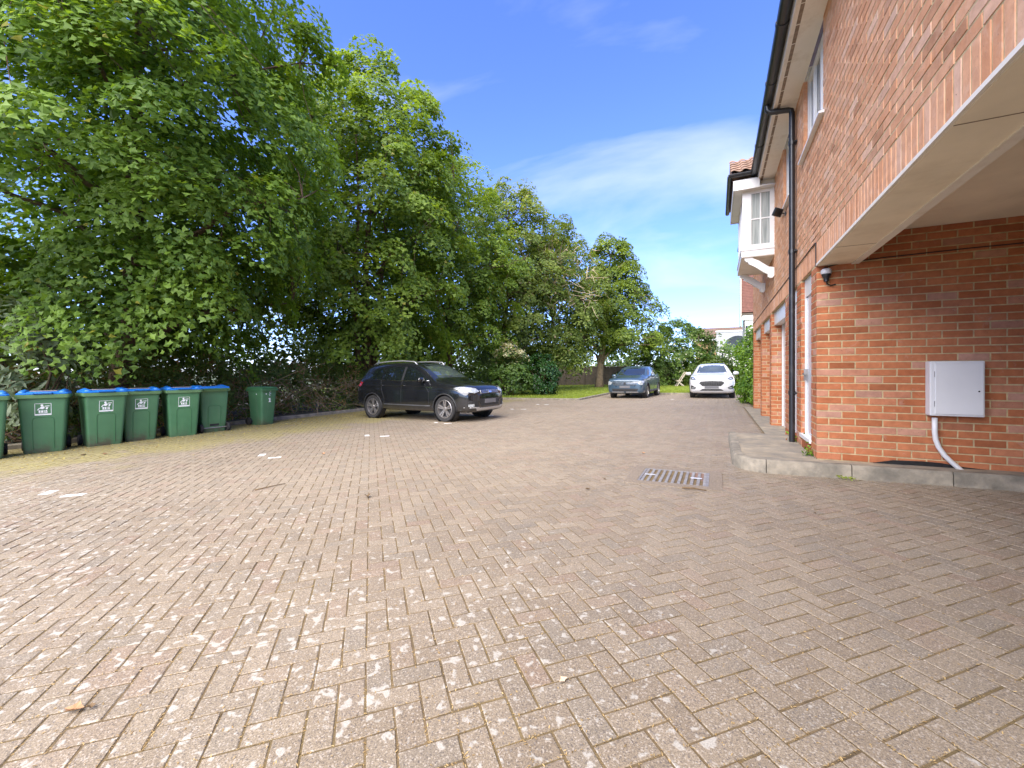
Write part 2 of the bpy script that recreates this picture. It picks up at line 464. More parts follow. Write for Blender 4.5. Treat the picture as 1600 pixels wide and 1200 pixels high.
# ------------------------------------------------------------------ ground sheets
def sheet(name, xs, ys, zf, m, kind='structure'):
    nx, ny = len(xs), len(ys)
    V = np.array([(x, y, zf(x, y)) for y in ys for x in xs], dtype=np.float32)
    F = np.array([(j * nx + i, j * nx + i + 1, (j + 1) * nx + i + 1, (j + 1) * nx + i) for j in range(ny - 1) for i in range(nx - 1)])
    me = npmesh(name, V, F)
    o = link(name, me, m)
    tag(o, kind=kind)
    return o
sheet('ground', [-600, -200, -60, -14, 6, 60, 200, 600], [-600, -100, 0, 50, 200, 600], lambda x, y: gz(x) - 0.10, M['earth'])
KERB_X, LAWN_X, LAWN_Y1, LAWN_Y2 = -11.65, -5.7, 18.6, 24.7
def wob(x, y):
    return 0.007 * np.sin(x * 0.9 + 1.3) * np.sin(y * 0.8 + 0.4) + 0.003 * np.sin(x * 2.3 + y * 1.7)
court = sheet('parking_court', np.linspace(-11.7, 6.0, 90), np.linspace(-6, 25.0, 150), lambda x, y: gz(x) - 0.0032 + float(wob(x, y)), M['sand'])
court['label'] = 'block paved parking court in herringbone with sandy joints'
X0, Y0 = 1.09, 6.17          # facade plane and passage wall plane
AX, AY = 0.19, 5.84          # apron edges

# herringbone pavers at 45 degrees to the building
S = 0.1
e1 = np.array([math.cos(R(45)), math.sin(R(45))]); e2 = np.array([-e1[1], e1[0]])
anc = on_ground(872, 929.5)
org = np.array([anc.x, anc.y]) - (2 * S * e1 + 1 * S * e2)
cells = []
rg = 340
I, J = np.meshgrid(np.arange(-rg, rg), np.arange(-rg, rg), indexing='ij')
K = (I - J) % 4
def in_court(x, y):
    ok = (x > -11.72) & (x < 5.5) & (y > -1.6) & (y < 24.76)
    ok &= ~((x < LAWN_X - 0.08) & (y > LAWN_Y1 + 0.05))
    ok &= ~((x > X0 - 0.02) & (y > AY + 0.06))
    ap = (x > AX + 0.07) & (y > AY + 0.07) & (y < 8.42) & (x + y > AX + AY + 0.45)
    ok &= ~ap
    ok &= ~((x > X0 - 0.26) & (y > 8.3) & (y < 16.2))
    ok &= ~((x > -0.86) & (x < -0.03) & (y > 4.84) & (y < 5.58))
    return ok
def pavers(k):
    sel = (K == k)
    i, j = I[sel].astype(float), J[sel].astype(float)
    if k == 0: cu, cv, lu, lv = i + 1, j + .5, 2 * S, S
    else: cu, cv, lu, lv = i + .5, j + 1.0, S, 2 * S      # k==3 is the near cell of an upright block
    c = org + np.outer(cu * S, e1) + np.outer(cv * S, e2)
    ok = in_court(c[:, 0], c[:, 1])
    # only what could be seen from the court
    c = c[ok]
    return c, np.full(len(c), lu), np.full(len(c), lv)
cA, luA, lvA = pavers(0); cB, luB, lvB = pavers(3)
PC = np.vstack([cA, cB]); LU = np.concatenate([luA, luB]); LV = np.concatenate([lvA, lvB])
def chamfer_blocks(O, U, V, W, ch):
    """O centre of the base, U/V half-vectors, W full height vector; returns (N,12,3)"""
    un = U / np.linalg.norm(U, axis=1, keepdims=True); vn = V / np.linalg.norm(V, axis=1, keepdims=True)
    wn_ = W / np.linalg.norm(W, axis=1, keepdims=True)
    out = []
    for lvl in range(3):
        ins = ch if lvl == 2 else 0
        h = W * 0 if lvl == 0 else (W - wn_ * ch if lvl == 1 else W)
        for su, sv in ((-1, -1), (1, -1), (1, 1), (-1, 1)):
            out.append(O + su * (U - un * ins) + sv * (V - vn * ins) + h)
    return np.stack(out, axis=1)
BF = np.array([(0, 1, 5, 4), (1, 2, 6, 5), (2, 3, 7, 6), (3, 0, 4, 7), (4, 5, 9, 8), (5, 6, 10, 9), (6, 7, 11, 10), (7, 4, 8, 11), (8, 9, 10, 11)])
N = len(PC)
def wob(x, y):
    return 0.007 * np.sin(x * 0.9 + 1.3) * np.sin(y * 0.8 + 0.4) + 0.003 * np.sin(x * 2.3 + y * 1.7)
px_, py_ = PC[:, 0], PC[:, 1]
ZB = np.array([gz(x) for x in px_]) - 0.05 + wob(px_, py_) + RNG.normal(0, 0.0007, N)
ang = RNG.normal(0, 0.009, N)
gap = 0.0034 + np.abs(RNG.normal(0, 0.0008, N))
E1 = np.stack([np.cos(R(45) + ang), np.sin(R(45) + ang), np.full(N, SL * 0.7)], 1)
E2 = np.stack([-np.sin(R(45) + ang), np.cos(R(45) + ang), np.full(N, -SL * 0.7)], 1)
E1[:, 2] += RNG.normal(0, 0.0035, N); E2[:, 2] += RNG.normal(0, 0.0035, N)
PV = chamfer_blocks(np.column_stack([px_, py_, ZB]), E1 * (LU / 2 - gap)[:, None], E2 * (LV / 2 - gap)[:, None], np.tile([[0, 0, 0.05]], (N, 1)), 0.0024)
PV[:, :, :2] += RNG.normal(0, 0.0009, (N, 12, 2))
PCOL = RNG.random((N, 3))
# painted bay markers: the blocks nearest to each pair of marks
marks = []
for gy in (1.89, 4.28, 6.56, 8.87, 11.2, 13.5, 15.8):
    for mx, my in ((-6.62, gy + .02), (-6.22, gy - 0.02)):
        dd = (PC[:, 0] - mx) ** 2 + (PC[:, 1] - my) ** 2
        marks.append(int(np.argmin(dd)))
for mx, my in ((-1.75, 20.2),):
    marks.append(int(np.argmin((PC[:, 0] - mx) ** 2 + (PC[:, 1] - my) ** 2)))
depth = -SN * px_ + CS * py_
lat = CS * px_ + SN * py_
u_ = 800 + 650 * lat / np.maximum(depth, .05); v_ = 581 + 650 * (CAMZ - np.array([gz(x) for x in px_])) / np.maximum(depth, .05)
infr = (depth > 0.4) & (u_ > -30) & (u_ < 1630) & (v_ < 1225)
rank = np.where(infr, depth, 1e6)
order = np.argsort(rank)
mk = set(marks)
single = [int(i) for i in order[:300] if int(i) not in mk][:300 - len(mk)]
def own_block(name, V12, col, m, parent):
    c = V12.mean(0)
    me = npmesh(name, V12 - c, BF, np.tile(col, (12, 1)))
    o = link(name, me, m, parent)
    o.location = c
    return o
for i in single: own_block('paver', PV[i], PCOL[i], M['paver'], court)
for i in marks: own_block('painted_paver', PV[i], PCOL[i], M['paint_white'], court)
taken = np.zeros(N, bool); taken[single] = True; taken[list(mk)] = True
rest = np.where(~taken)[0]
def joined(name, V, C, m, parent=None):
    n = len(V)
    F = (BF[None] + 12 * np.arange(n)[:, None, None]).reshape(-1, 4)
    me = npmesh(name, V.reshape(-1, 3), F, np.repeat(C, 12, axis=0))
    return link(name, me, m, parent)
tag(joined('pavers', PV[rest], PCOL[rest], M['paver'], court), kind='stuff')

# kerbs and planted edges
def kerb_run(p0, p1, parent, n, h0=-0.12, h1=0.09, w=0.12, side=1, m=None):
    p0, p1 = Vector(p0), Vector(p1)
    t = (p1 - p0) / n; tn = t.normalized(); nn = Vector((-tn.y, tn.x)) * side
    for i in range(n):
        a = p0 + t * i + tn * 0.004; b = p0 + t * (i + 1) - tn * 0.004
        j = random.uniform(-0.004, 0.004)
        mb = MB()
        vs = []
        for q in (a, b):
            for off, zz in ((0, h0), (0, h1 - 0.015), (0.015, h1), (w, h1), (w, h0)):
                e = q + nn * (off + j); vs.append((e.x, e.y, gz(e.x) + zz + j))
        mb.add(vs, [(0, 1, 2, 3, 4)[::-1], (5, 6, 7, 8, 9)] + [(k, (k + 1) % 5, 5 + (k + 1) % 5, 5 + k) for k in range(5)])
        mb.build('kerb_stone', m or M['kerb'], parent)
pe = sheet('planted_verge', [-60, -40, -25, -17, -14, -11.76], np.linspace(-12, LAWN_Y1, 20), lambda x, y: gz(x) + (0.07 if x > -12 else 0.07 + 0.05 * math.sin(x * 3 + y * 2.1)), M['soil'])
kerb_run((KERB_X, -4.0), (KERB_X, LAWN_Y1 - 0.02), pe, 25)
def lawn_z(x, y): return gz(x) + 0.075 + 0.02 * math.sin(x * 1.1) * math.sin(y * 0.7) + (0.0 if y < 24 else 0.012 * (y - 24) * 0.5)
lawn1 = sheet('lawn', np.linspace(-30, LAWN_X - 0.10, 24), np.linspace(LAWN_Y1 + 0.11, 60, 40), lawn_z, M['lawn'])
lawn2 = sheet('lawn', np.linspace(LAWN_X - 0.10, 20, 24), np.linspace(LAWN_Y2 + 0.11, 60, 34), lawn_z, M['lawn'])
kerb_run((-14.0, LAWN_Y1), (LAWN_X - 0.3, LAWN_Y1), lawn1, 9, side=1)
# rounded kerb corner
mb = MB(); ring = []
for k in range(7):
    a = -math.pi / 2 + k * math.pi / 12
    cx_, cy_ = LAWN_X - 0.3, LAWN_Y1 + 0.3
    ring.append([(cx_ + r_ * math.cos(a), cy_ + r_ * math.sin(a), gz(cx_) + z_) for r_, z_ in ((0.3, -0.12), (0.3, 0.075), (0.285, 0.09), (0.18, 0.09), (0.18, -0.12))])
mb.loft(ring); mb.build('kerb_stone', M['kerb'], lawn1)
kerb_run((LAWN_X, LAWN_Y1 + 0.3), (LAWN_X, LAWN_Y2), lawn1, 7, side=1)
kerb_run((LAWN_X, LAWN_Y2), (6.0, LAWN_Y2), lawn2, 13, side=1)

# ------------------------------------------------------------------ apron beside the building
Zk = 0.15
apron_pts = [(AX + 0.0, 8.38), (AX, AY + 0.42), (AX + 0.03, AY + 0.27), (AX + 0.10, AY + 0.14), (AX + 0.21, AY + 0.04), (AX + 0.34, AY), (5.5, AY), (5.5, Y0 - 0.002), (X0 + 0.02, Y0 - 0.002), (X0 - 0.003, Y0 + .02), (X0 - 0.003, 8.38)]
K_IN = 0.11
inner = [(AX + K_IN, 8.38), (AX + K_IN, AY + 0.43), (AX + 0.135, AY + 0.30), (AX + 0.18, AY + 0.21), (AX + 0.26, AY + 0.135), (AX + 0.35, AY + K_IN), (5.5, AY + K_IN)]
apron = MB()
poly = inner + apron_pts[7:]
apron.add([(x, y, gz(x) + Zk - 0.012) for x, y in poly] + [(x, y, gz(x) - 0.09) for x, y in poly],
          [tuple(range(len(poly)))] + [(i, (i + 1) % len(poly), len(poly) + (i + 1) % len(poly), len(poly) + i) for i in range(len(poly))])
apron = apron.build('pavement', M['apron'])
tag(apron, kind='structure'); apron['label'] = 'raised concrete apron with kerb stones along the brick wall'
outer = apron_pts[:7]
def kerb_piece(o, i_):
    mb = MB(); rings = []
    for (ox, oy), (ix, iy) in zip(o, i_):
        ux, uy = ix - ox, iy - oy; l = math.hypot(ux, uy); ux, uy = ux / l, uy / l
        rings.append([(ox - 0.012 * ux, oy - 0.012 * uy, gz(ox) - 0.11), (ox, oy, gz(ox) + Zk - 0.02), (ox + 0.018 * ux, oy + 0.018 * uy, gz(ox) + Zk), (ix, iy, gz(ix) + Zk), (ix, iy, gz(ix) - 0.11)])
    mb.loft(rings)
    return mb.build('kerb_stone', M['kerb'], apron, auto=0.7)
def lerp2(a, b, t): return (a[0] + (b[0] - a[0]) * t, a[1] + (b[1] - a[1]) * t)
kerb_piece([outer[0], lerp2(outer[0], outer[1], 0.45)], [inner[0], lerp2(inner[0], inner[1], 0.45)])
kerb_piece([lerp2(outer[0], outer[1], 0.453)] + outer[1:6], [lerp2(inner[0], inner[1], 0.453)] + inner[1:6])
xk = AX + 0.345
for w_ in (0.82, 0.83, 0.84, 0.84, 0.85, 0.8):
    if xk > 5.4: break
    x1 = min(xk + w_, 5.5)
    kerb_piece([(xk + 0.004, AY), (x1 - 0.006, AY)], [(xk + 0.004, AY + K_IN), (x1 - 0.006, AY + K_IN)])
    xk = x1
# garage thresholds: cast concrete strip
mb = MB(); mb.box(X0 - 0.25, X0 + 0.3, 8.39, 16.1, -0.1, gz(1) + 0.012)
thr = mb.build('pavement', M['apron']); tag(thr, kind='structure')

# ------------------------------------------------------------------ the brick building
bld = empty('apartment_building', (X0, Y0, 0))
tag(bld, 'red brick apartment building with garages, white oriel window and drive-through passage', 'building')
def bpart(mbv, name, m, parent=None, **kw):
    o = mbv.build(name, m, None, **kw)
    o.parent = parent or bld
    if parent is None: o.matrix_parent_inverse = Matrix.Translation(-Vector(bld.location))
    return o
GA, PI_, JT = 0.0838, 0.2515, 0.0125
ZS0, ZS1 = 2.535, 2.785       # soldier course
ZE = 5.28                     # eaves soffit
BR = []                       # (origin centre of back, U half, V half, W) rows
def add_brick(plane, s0, s1, z0, z1, pos, out):
    """plane 'x' wall at x=pos facing out*x with s along y; plane 'y' wall at y=pos facing out*y with s along x"""
    dpt = 0.016 + random.uniform(-0.0009, 0.0009)
    cs, cz = (s0 + s1) / 2, (z0 + z1) / 2
    hs, hz = (s1 - s0) / 2, (z1 - z0) / 2
    b = pos - out * 0.016
    if plane == 'x': BR.append(((b, cs, cz), (0, hs, 0), (0, 0, hz), (out * dpt, 0, 0)))
    else: BR.append(((cs, b, cz), (hs, 0, 0), (0, 0, hz), (0, out * dpt, 0)))
def bond(plane, s0, s1, z0, z1, pos, out, holes=(), zref=0.17, sref=None, phase=0):
    sref = s0 if sref is None else sref
    k0 = int(math.floor((z0 - zref) / GA + 1e-6)); k1 = int(math.ceil((z1 - zref) / GA - 1e-6))
    for k in range(k0, k1):
        a, b = max(zref + k * GA, z0), min(zref + (k + 1) * GA - JT, z1)
        if b - a < 0.02: continue
        mid = (a + b) / 2
        blocks = [(h[0], h[1]) for h in holes if h[2] < mid < h[3]]
        spans = [(s0, s1)]
        for h0, h1 in blocks:
            ns = []
            for p, q in spans:
                if h1 <= p or h0 >= q: ns.append((p, q)); continue
                if h0 > p: ns.append((p, h0))
                if h1 < q: ns.append((h1, q))
            spans = ns
        sh = ((k + phase) % 2) * PI_ / 2
        for p, q in spans:
            n0 = int(math.floor((p - sref - sh) / PI_))
            t = sref + sh + n0 * PI_
            while t < q:
                a0, a1 = max(t, p), min(t + PI_ - JT, q)
                if a1 - a0 > 0.025: add_brick(plane, a0, a1, a, b, pos, out)
                t += PI_
# openings: doors and garages on the facade (y ranges)
DOOR1, DOOR2 = (6.50, 7.22), (7.57, 8.31)
GAR = [(8.75, 10.87), (11.18, 13.08), (13.39, 15.67)]
PIL = [(6.17, 6.50), (7.22, 7.57), (8.31, 8.75), (10.87, 11.18), (13.08, 13.39), (15.67, 16.02)]
W1, W2 = (5.83, 7.05), (8.05, 9.02)
YN = -1.2                     # the facade runs on past the camera
bay_y0, bay_y1, bay_x, bay_z0, bay_z1 = 10.30, 12.20, 0.50, 3.70, 5.12
holesU = [(W1[0], W1[1], 4.20, 9), (W2[0], W2[1], 4.12, 9), (bay_y0 + 0.03, bay_y1 - 0.03, bay_z0, 9)]
bond('x', 1.0, 16.02, ZS1 + JT, ZE, X0, -1, holesU, zref=ZS1 + JT, sref=0.9)
y = 1.0
while y < 16.0:
    if not (Y0 - 0.02 < y < Y0 - 0.001): add_brick('x', y, y + GA - JT, ZS0, ZS1, X0, -1)
    y += GA
for a, b in PIL:
    zb = Zk + 0.02 if a < 8 else 0.03
    bond('x', a + (0.017 if a < 6.2 else 0), b, zb, ZS0 - JT, X0, -1, sref=a, phase=1 if a < 6.2 else 0)
    if a > 6.2:      # reveal that faces the camera side
        bond('y', X0 + 0.017, X0 + 0.20, zb, ZS0 - JT, a, -1, sref=X0)
bond('y', X0, 5.0, Zk + 0.02, 2.83, Y0, -1, sref=X0)
# far end wall and north gable are plain mortar-jointed bricks too: the end wall
BRa = [np.array([b[i] for b in BR], dtype=float) for i in range(4)]
BV = chamfer_blocks(BRa[0], BRa[1], BRa[2], BRa[3], 0.0032)
nb = len(BV)
BV += RNG.normal(0, 0.0007, BV.shape)
BCOL = RNG.random((nb, 3))
# projected size in the photograph
fr = BV[:, 8:12, :]
lt = CS * fr[..., 0] + SN * fr[..., 1]; dp = np.maximum(-SN * fr[..., 0] + CS * fr[..., 1], 0.05)
U_ = 800 + 650 * lt / dp; V_ = 581 - 650 * (fr[..., 2] - CAMZ) / dp
ar = 0.5 * np.abs((U_[:, 0] - U_[:, 2]) * (V_[:, 1] - V_[:, 3]) - (U_[:, 1] - U_[:, 3]) * (V_[:, 0] - V_[:, 2]))
inf = (U_.mean(1) > 0) & (U_.mean(1) < 1600) & (V_.mean(1) > 0) & (V_.mean(1) < 1200)
ordb = np.argsort(np.where(inf, -ar, 1))
oneb = ordb[:300]
# mortar backing
def rect_boxes(mbv, plane, s0, s1, z0, z1, pos, thick, holes=()):
    ss = sorted({s0, s1, *[min(max(h[i], s0), s1) for h in holes for i in (0, 1)]})
    zz = sorted({z0, z1, *[min(max(h[i], z0), z1) for h in holes for i in (2, 3)]})
    for i in range(len(ss) - 1):
        for j in range(len(zz) - 1):
            cs, cz = (ss[i] + ss[i + 1]) / 2, (zz[j] + zz[j + 1]) / 2
            if any(h[0] < cs < h[1] and h[2] < cz < h[3] for h in holes): continue
            if plane == 'x': mbv.box(pos, pos + thick, ss[i], ss[i + 1], zz[j], zz[j + 1])
            else: mbv.box(ss[i], ss[i + 1], pos, pos + thick, zz[j], zz[j + 1])
RC = 0.0036
mb = MB()
rect_boxes(mb, 'x', YN, 16.02 - 0.004, ZS0 + 0.003, ZE + 0.2, X0 + RC, 0.25, holesU)
for a, b in PIL:
    zb = -0.1
    mb.box(X0 + RC + 0.0015, X0 + 0.26, a + RC, b - 0.004, zb, ZS0 + 0.002)
facade = bpart(mb, 'facade_wall', M['mortar'])
mb = MB(); mb.box(X0 + RC, 5.3, Y0 + RC + 0.0005, Y0 + 0.26, -0.1, ZS0 + 0.6)
passage = bpart(mb, 'passage_wall', M['mortar'])
MP = Matrix.Translation(-Vector(bld.location))
for i in oneb:
    o = own_block('brick', BV[i], BCOL[i], M['brick_lit'] if (abs(BRa[3][i][0]) > 0.001 and BRa[0][i][2] > ZS0) else M['brick'], facade if abs(BRa[3][i][0]) > 0.001 else passage)
    o.matrix_parent_inverse = (Matrix.Translation(bld.location) @ MP).inverted()
tk = np.zeros(nb, bool); tk[oneb] = True
isx = np.abs(BRa[3][:, 0]) > 0.001
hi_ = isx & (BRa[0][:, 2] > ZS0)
for par, selm, mm_ in ((facade, hi_ & ~tk, 'brick_lit'), (facade, isx & ~hi_ & ~tk, 'brick'), (passage, ~isx & ~tk, 'brick')):
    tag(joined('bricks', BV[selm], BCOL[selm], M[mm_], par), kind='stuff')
# passage: beam soffit, ceiling, far pier (out of frame)
mb = MB(); mb.box(X0 + 0.012, X0 + 0.40, YN, Y0 - 0.001, 2.50, ZS0 - 0.002)
bpart(mb, 'beam_soffit', M['cream'])
mb = MB(); mb.box(X0 - 0.008, X0 + 0.010, YN, Y0 - 0.002, 2.505, ZS0 - 0.004)
bpart(mb, 'lintel_edge', M['soffit'])
mb = MB(); mb.box(X0 + 0.335, X0 + 0.405, YN, Y0 - 0.002, 2.488, 2.4995); bpart(mb, 'beam_trim', M['soffit'])
for yj in (0.6, 2.95, 5.3):
    mb = MB(); mb.box(X0 + 0.014, X0 + 0.334, yj, yj + 0.006, 2.4975, 2.4998); bpart(mb, 'board_joint', M['vent'])
mb = MB(); mb.box(X0 + 0.3, 5.3, YN, Y0 - 0.001, 2.83, 2.9)
bpart(mb, 'ceiling', M['cream'])
mb = MB(); mb.box(X0 + 0.30, X0 + 0.402, YN, Y0 - 0.002, 2.536, 2.829)
bpart(mb, 'beam_side', M['cream'])
mb = MB(); mb.box(X0 + 0.02, 5.3, YN - 0.3, YN, -0.1, ZE); mb.box(5.05, 5.3, YN, Y0 + .2, -0.1, 2.9)
bpart(mb, 'pier', M['house_brick'])
mb = MB(); mb.box(X0 + 0.26, 5.3, Y0 + 0.26, 16.0, -0.1, ZE); mb.box(X0 + 0.27, 5.3, YN, Y0 + 0.26, 2.9, ZE)
mb.box(X0 + RC, X0 + 0.27, 15.99, 16.018, -0.1, ZE)
core = bpart(mb, 'inner_wall', M['mortar'])
# eaves: soffit boards, vent strip, fascia, gutter
FX = 0.79
yy = YN
while yy < bay_y0 - 0.05:
    y2 = min(yy + 2.95, bay_y0 - 0.02)
    mb = MB(); mb.box(FX + 0.085, X0 + 0.012, yy + 0.002, y2 - 0.002, ZE, ZE + 0.012); yy = y2
    bpart(mb, 'soffit_board', M['soffit'])
mb = MB(); mb.box(FX + 0.085, X0 + 0.012, bay_y1 + 0.2, 16.3, ZE, ZE + 0.012)
bpart(mb, 'soffit', M['soffit'])
mb = MB(); mb.box(FX + 0.045, FX + 0.084, YN, bay_y0 - 0.03, ZE + 0.004, ZE + 0.014)
vent = bpart(mb, 'soffit_vent', M['vent'])
mb = MB(); mb.box(FX + 0.005, FX + 0.044, YN, bay_y0 - 0.03, ZE - 0.002, ZE + 0.012)
yy = YN
while yy < bay_y0 - 0.2:
    mb.box(FX + 0.044, FX + 0.0845, yy, yy + 0.012, ZE + 0.001, ZE + 0.013); yy += 0.32
bpart(mb, 'vent_frame', M['soffit'])
mb = MB(); mb.box(FX - 0.012, FX + 0.004, YN, bay_y0 - 0.03, ZE - 0.01, ZE + 0.2); mb.box(FX - 0.012, FX + 0.004, bay_y1 + 0.2, 16.3, ZE - 0.01, ZE + 0.2)
bpart(mb, 'fascia', M['white'])
def gutter(p0, p1, r, mbv):
    p0, p1 = Vector(p0), Vector(p1)
    t = (p1 - p0).normalized(); s_ = t.cross(Vector((0, 0, 1)))
    prof = [(math.cos(a), math.sin(a)) for a in np.linspace(math.pi, 2 * math.pi, 11)]
    pr = [(r * c, r * s) for c, s in prof] + [((r - .006) * c, (r - .006) * s) for c, s in prof[::-1]]
    mbv.loft([[q + s_ * u + Vector((0, 0, v)) for u, v in pr] for q in (p0, p1)])
mb = MB(); GX = FX - 0.082; GZ = ZE + 0.135
gutter((GX, YN, GZ), (GX, bay_y0 - 0.16, GZ), 0.068, mb)
gutter((GX, bay_y1 + 0.5, GZ), (GX, 16.4, GZ), 0.068, mb)
gut = bpart(mb, 'gutter', M['black_plastic'], smooth=False, auto=0.6)
for yy in (3.4, 5.05, 5.9, 7.05, 8.9):
    mb = MB(); gutter((GX, yy - 0.035, GZ + 0.001), (GX, yy + 0.035, GZ + 0.001), 0.076, mb)
    bpart(mb, 'gutter_bracket', M['black_plastic'], parent=gut, auto=0.6)
# main roof
mb = MB()
mb.add([(FX - 0.06, YN, ZE + 0.2), (FX - 0.06, 16.4, ZE + 0.2), (4.6, 16.4, ZE + 3.1), (4.6, YN, ZE + 3.1), (FX - 0.06, YN, ZE + 0.12), (FX - 0.06, 16.4, ZE + 0.12), (4.6, 16.4, ZE + 3.0), (4.6, YN, ZE + 3.0)],
       [(0, 3, 2, 1), (4, 5, 6, 7), (0, 1, 5, 4), (1, 2, 6, 5), (2, 3, 7, 6), (3, 0, 4, 7)])
roof = bpart(mb, 'roof', M['tile'])
# downpipe with swan neck
mb = MB(); DPY, DPX = 7.56, X0 - 0.062
pp = [(GX, DPY, GZ - 0.05), (GX, DPY, GZ - 0.13), (GX + 0.03, DPY, GZ - 0.17), (DPX - 0.05, DPY, GZ - 0.20), (DPX - 0.01, DPY, GZ - 0.215), (DPX, DPY, GZ - 0.26), (DPX, DPY, 2.2), (DPX, DPY, 0.3), (DPX, DPY, 0.15)]
mb.tube(pp, 0.04, 14)
dpipe = bpart(mb, 'downpipe', M['black_plastic'], auto=0.8)
for z_ in (0.9, 3.05, 4.7):
    mb = MB(); mb.tube([(DPX, DPY, z_ - 0.03), (DPX, DPY, z_ + 0.03)], 0.047, 14); mb.box(DPX + 0.02, X0 + 0.01, DPY - 0.06, DPY + 0.06, z_ - 0.012, z_ + 0.012)
    bpart(mb, 'pipe_clip', M['black_plastic'], parent=dpipe)
# upper windows
def window(y0, y1, z0, z1, mull, name='window'):
    fx = X0 + 0.05
    mb = MB()
    fw = 0.055
    mb.box(fx, fx + 0.06, y0 + 0.004, y0 + fw, z0 + 0.002, z1 - 0.002); mb.box(fx, fx + 0.06, y1 - fw, y1 - 0.004, z0 + 0.002, z1 - 0.002)
    mb.box(fx + .001, fx + 0.06, y0 + fw, y1 - fw, z0 + 0.003, z0 + fw); mb.box(fx + .001, fx + 0.06, y0 + fw, y1 - fw, z1 - fw, z1 - 0.003)
    for ym in mull: mb.box(fx - 0.001, fx + 0.06, ym - 0.035, ym + 0.035, z0 + fw, z1 - fw)
    w = bpart(mb, name, M['white'])
    ed = [y0 + fw] + list(mull) + [y1 - fw]
    for a, b in zip(ed[:-1], ed[1:]):
        g = MB(); g.box(fx + 0.03, fx + 0.036, a + 0.03, b - 0.03, z0 + fw - 0.004, z1 - fw + 0.004)
        bpart(g, 'pane', M['glass'], parent=w)
        g = MB()
        a2, b2 = a + 0.034, b - 0.034
        g.box(fx + 0.006, fx + 0.028, a2, a2 + 0.035, z0 + fw + .001, z1 - fw - .001); g.box(fx + 0.006, fx + 0.028, b2 - 0.035, b2, z0 + fw + .001, z1 - fw - .001)
        g.box(fx + 0.007, fx + 0.028, a2 + .035, b2 - .035, z0 + fw + .001, z0 + fw + 0.035); g.box(fx + 0.007, fx + 0.028, a2 + .035, b2 - .035, z1 - fw - 0.035, z1 - fw - .001)
        bpart(g, 'sash', M['white'], parent=w)
    g = MB(); g.box(X0 + 0.003, X0 + 0.049, y1 + 0.001 - 0.014, y1 - 0.001, z0 + 0.004, z1 - 0.003); bpart(g, 'reveal', M['brick_lit'], parent=w)
    g = MB(); g.prism([(X0 - 0.055, z0 - 0.045), (X0 - 0.055, z0 - 0.02), (X0 + 0.06, z0 + 0.0), (X0 + 0.06, z0 - 0.045)], 'y', y0 - 0.06, y1 + 0.06)
    bpart(g, 'sill', M['white'], parent=w)
window(W1[0], W1[1], 4.20, ZE, [6.22, 6.65])
window(W2[0], W2[1], 4.12, ZE, [8.5])
# doors and garage doors
mb = MB()
dx = X0 + 0.045
mb.box(dx, dx + 0.06, DOOR1[0] + .002, DOOR1[0] + 0.05, 0.30, ZS0 - 0.004); mb.box(dx, dx + 0.06, DOOR1[1] - 0.05, DOOR1[1] - .002, 0.30, ZS0 - 0.004)
mb.box(dx + .001, dx + 0.06, DOOR1[0] + .05, DOOR1[1] - .05, 2.28, ZS0 - 0.005)
door = bpart(mb, 'door', M['white'])
mb = MB(); mb.box(dx + 0.02, dx + 0.05, DOOR1[0] + 0.051, DOOR1[1] - 0.051, 0.345, 2.279); bpart(mb, 'door_panel', M['door_grey'], parent=door)
mb = MB(); mb.box(dx - 0.03, dx + 0.02, DOOR1[1] - 0.135, DOOR1[1] - 0.115, 1.10, 1.26); mb.box(dx - 0.045, dx - 0.03, DOOR1[1] - 0.25, DOOR1[1] - 0.115, 1.18, 1.2)
bpart(mb, 'handle', M['steel'], parent=door)
mb = MB(); mb.box(X0 - 0.02, dx + 0.055, DOOR1[0] + 0.003, DOOR1[1] - 0.003, 0.295, 0.343); bpart(mb, 'threshold', M['white'], parent=door)
mb = MB(); mb.box(X0 + 0.012, dx + 0.055, DOOR1[0] + 0.001, DOOR1[1] - 0.001, 0.05, 0.294); bpart(mb, 'door_step', M['brick'], parent=door)
mb = MB()
mb.box(dx, dx + 0.06, DOOR2[0] + .002, DOOR2[0] + 0.06, 0.22, ZS0 - 0.004); mb.box(dx, dx + 0.06, DOOR2[1] - 0.06, DOOR2[1] - .002, 0.22, ZS0 - 0.004)
mb.box(dx + .001, dx + 0.06, DOOR2[0] + .06, DOOR2[1] - .06, 2.33, ZS0 - 0.005)
door2 = bpart(mb, 'door', M['white'])
mb = MB(); mb.box(dx + 0.02, dx + 0.05, DOOR2[0] + 0.061, DOOR2[1] - 0.061, 0.23, 2.329); bpart(mb, 'door_panel', M['door_grey'], parent=door2)
mb = MB(); mb.box(X0 + 0.012, dx + 0.07, DOOR2[0] + 0.001, DOOR2[1] - 0.001, 0.05, 0.219); bpart(mb, 'door_step', M['brick'], parent=door2)
for a, b in GAR:
    mb = MB(); gx = X0 + 0.205
    nz = 10
    for i in range(nz):
        z0, z1 = 0.03 + i * 0.22, 0.03 + (i + 1) * 0.22 - 0.012
        mb.box(gx + 0.015, gx + 0.045, a + 0.051, b - 0.051, z0, z1)
    mb.box(gx + 0.03, gx + 0.04, a + 0.0512, b - 0.0512, 0.025, 2.4)
    gd = bpart(mb, 'garage_door', M['white'])
    for fa, fb in ((a + .002, a + .05), (b - .05, b - .002)):
        mb = MB(); mb.box(gx - 0.005, gx + 0.05, fa, fb, 0.02, ZS0 - .003); bpart(mb, 'jamb', M['white'], parent=gd)
    mb = MB(); mb.box(X0 + 0.06, gx - 0.006, a + 0.004, b - 0.004, 2.25, ZS0 - 0.004); bpart(mb, 'head_board', M['white'], parent=gd)

# oriel bay window
mb = MB()
bx, by0, by1 = bay_x, bay_y0, bay_y1
fwid = 0.07
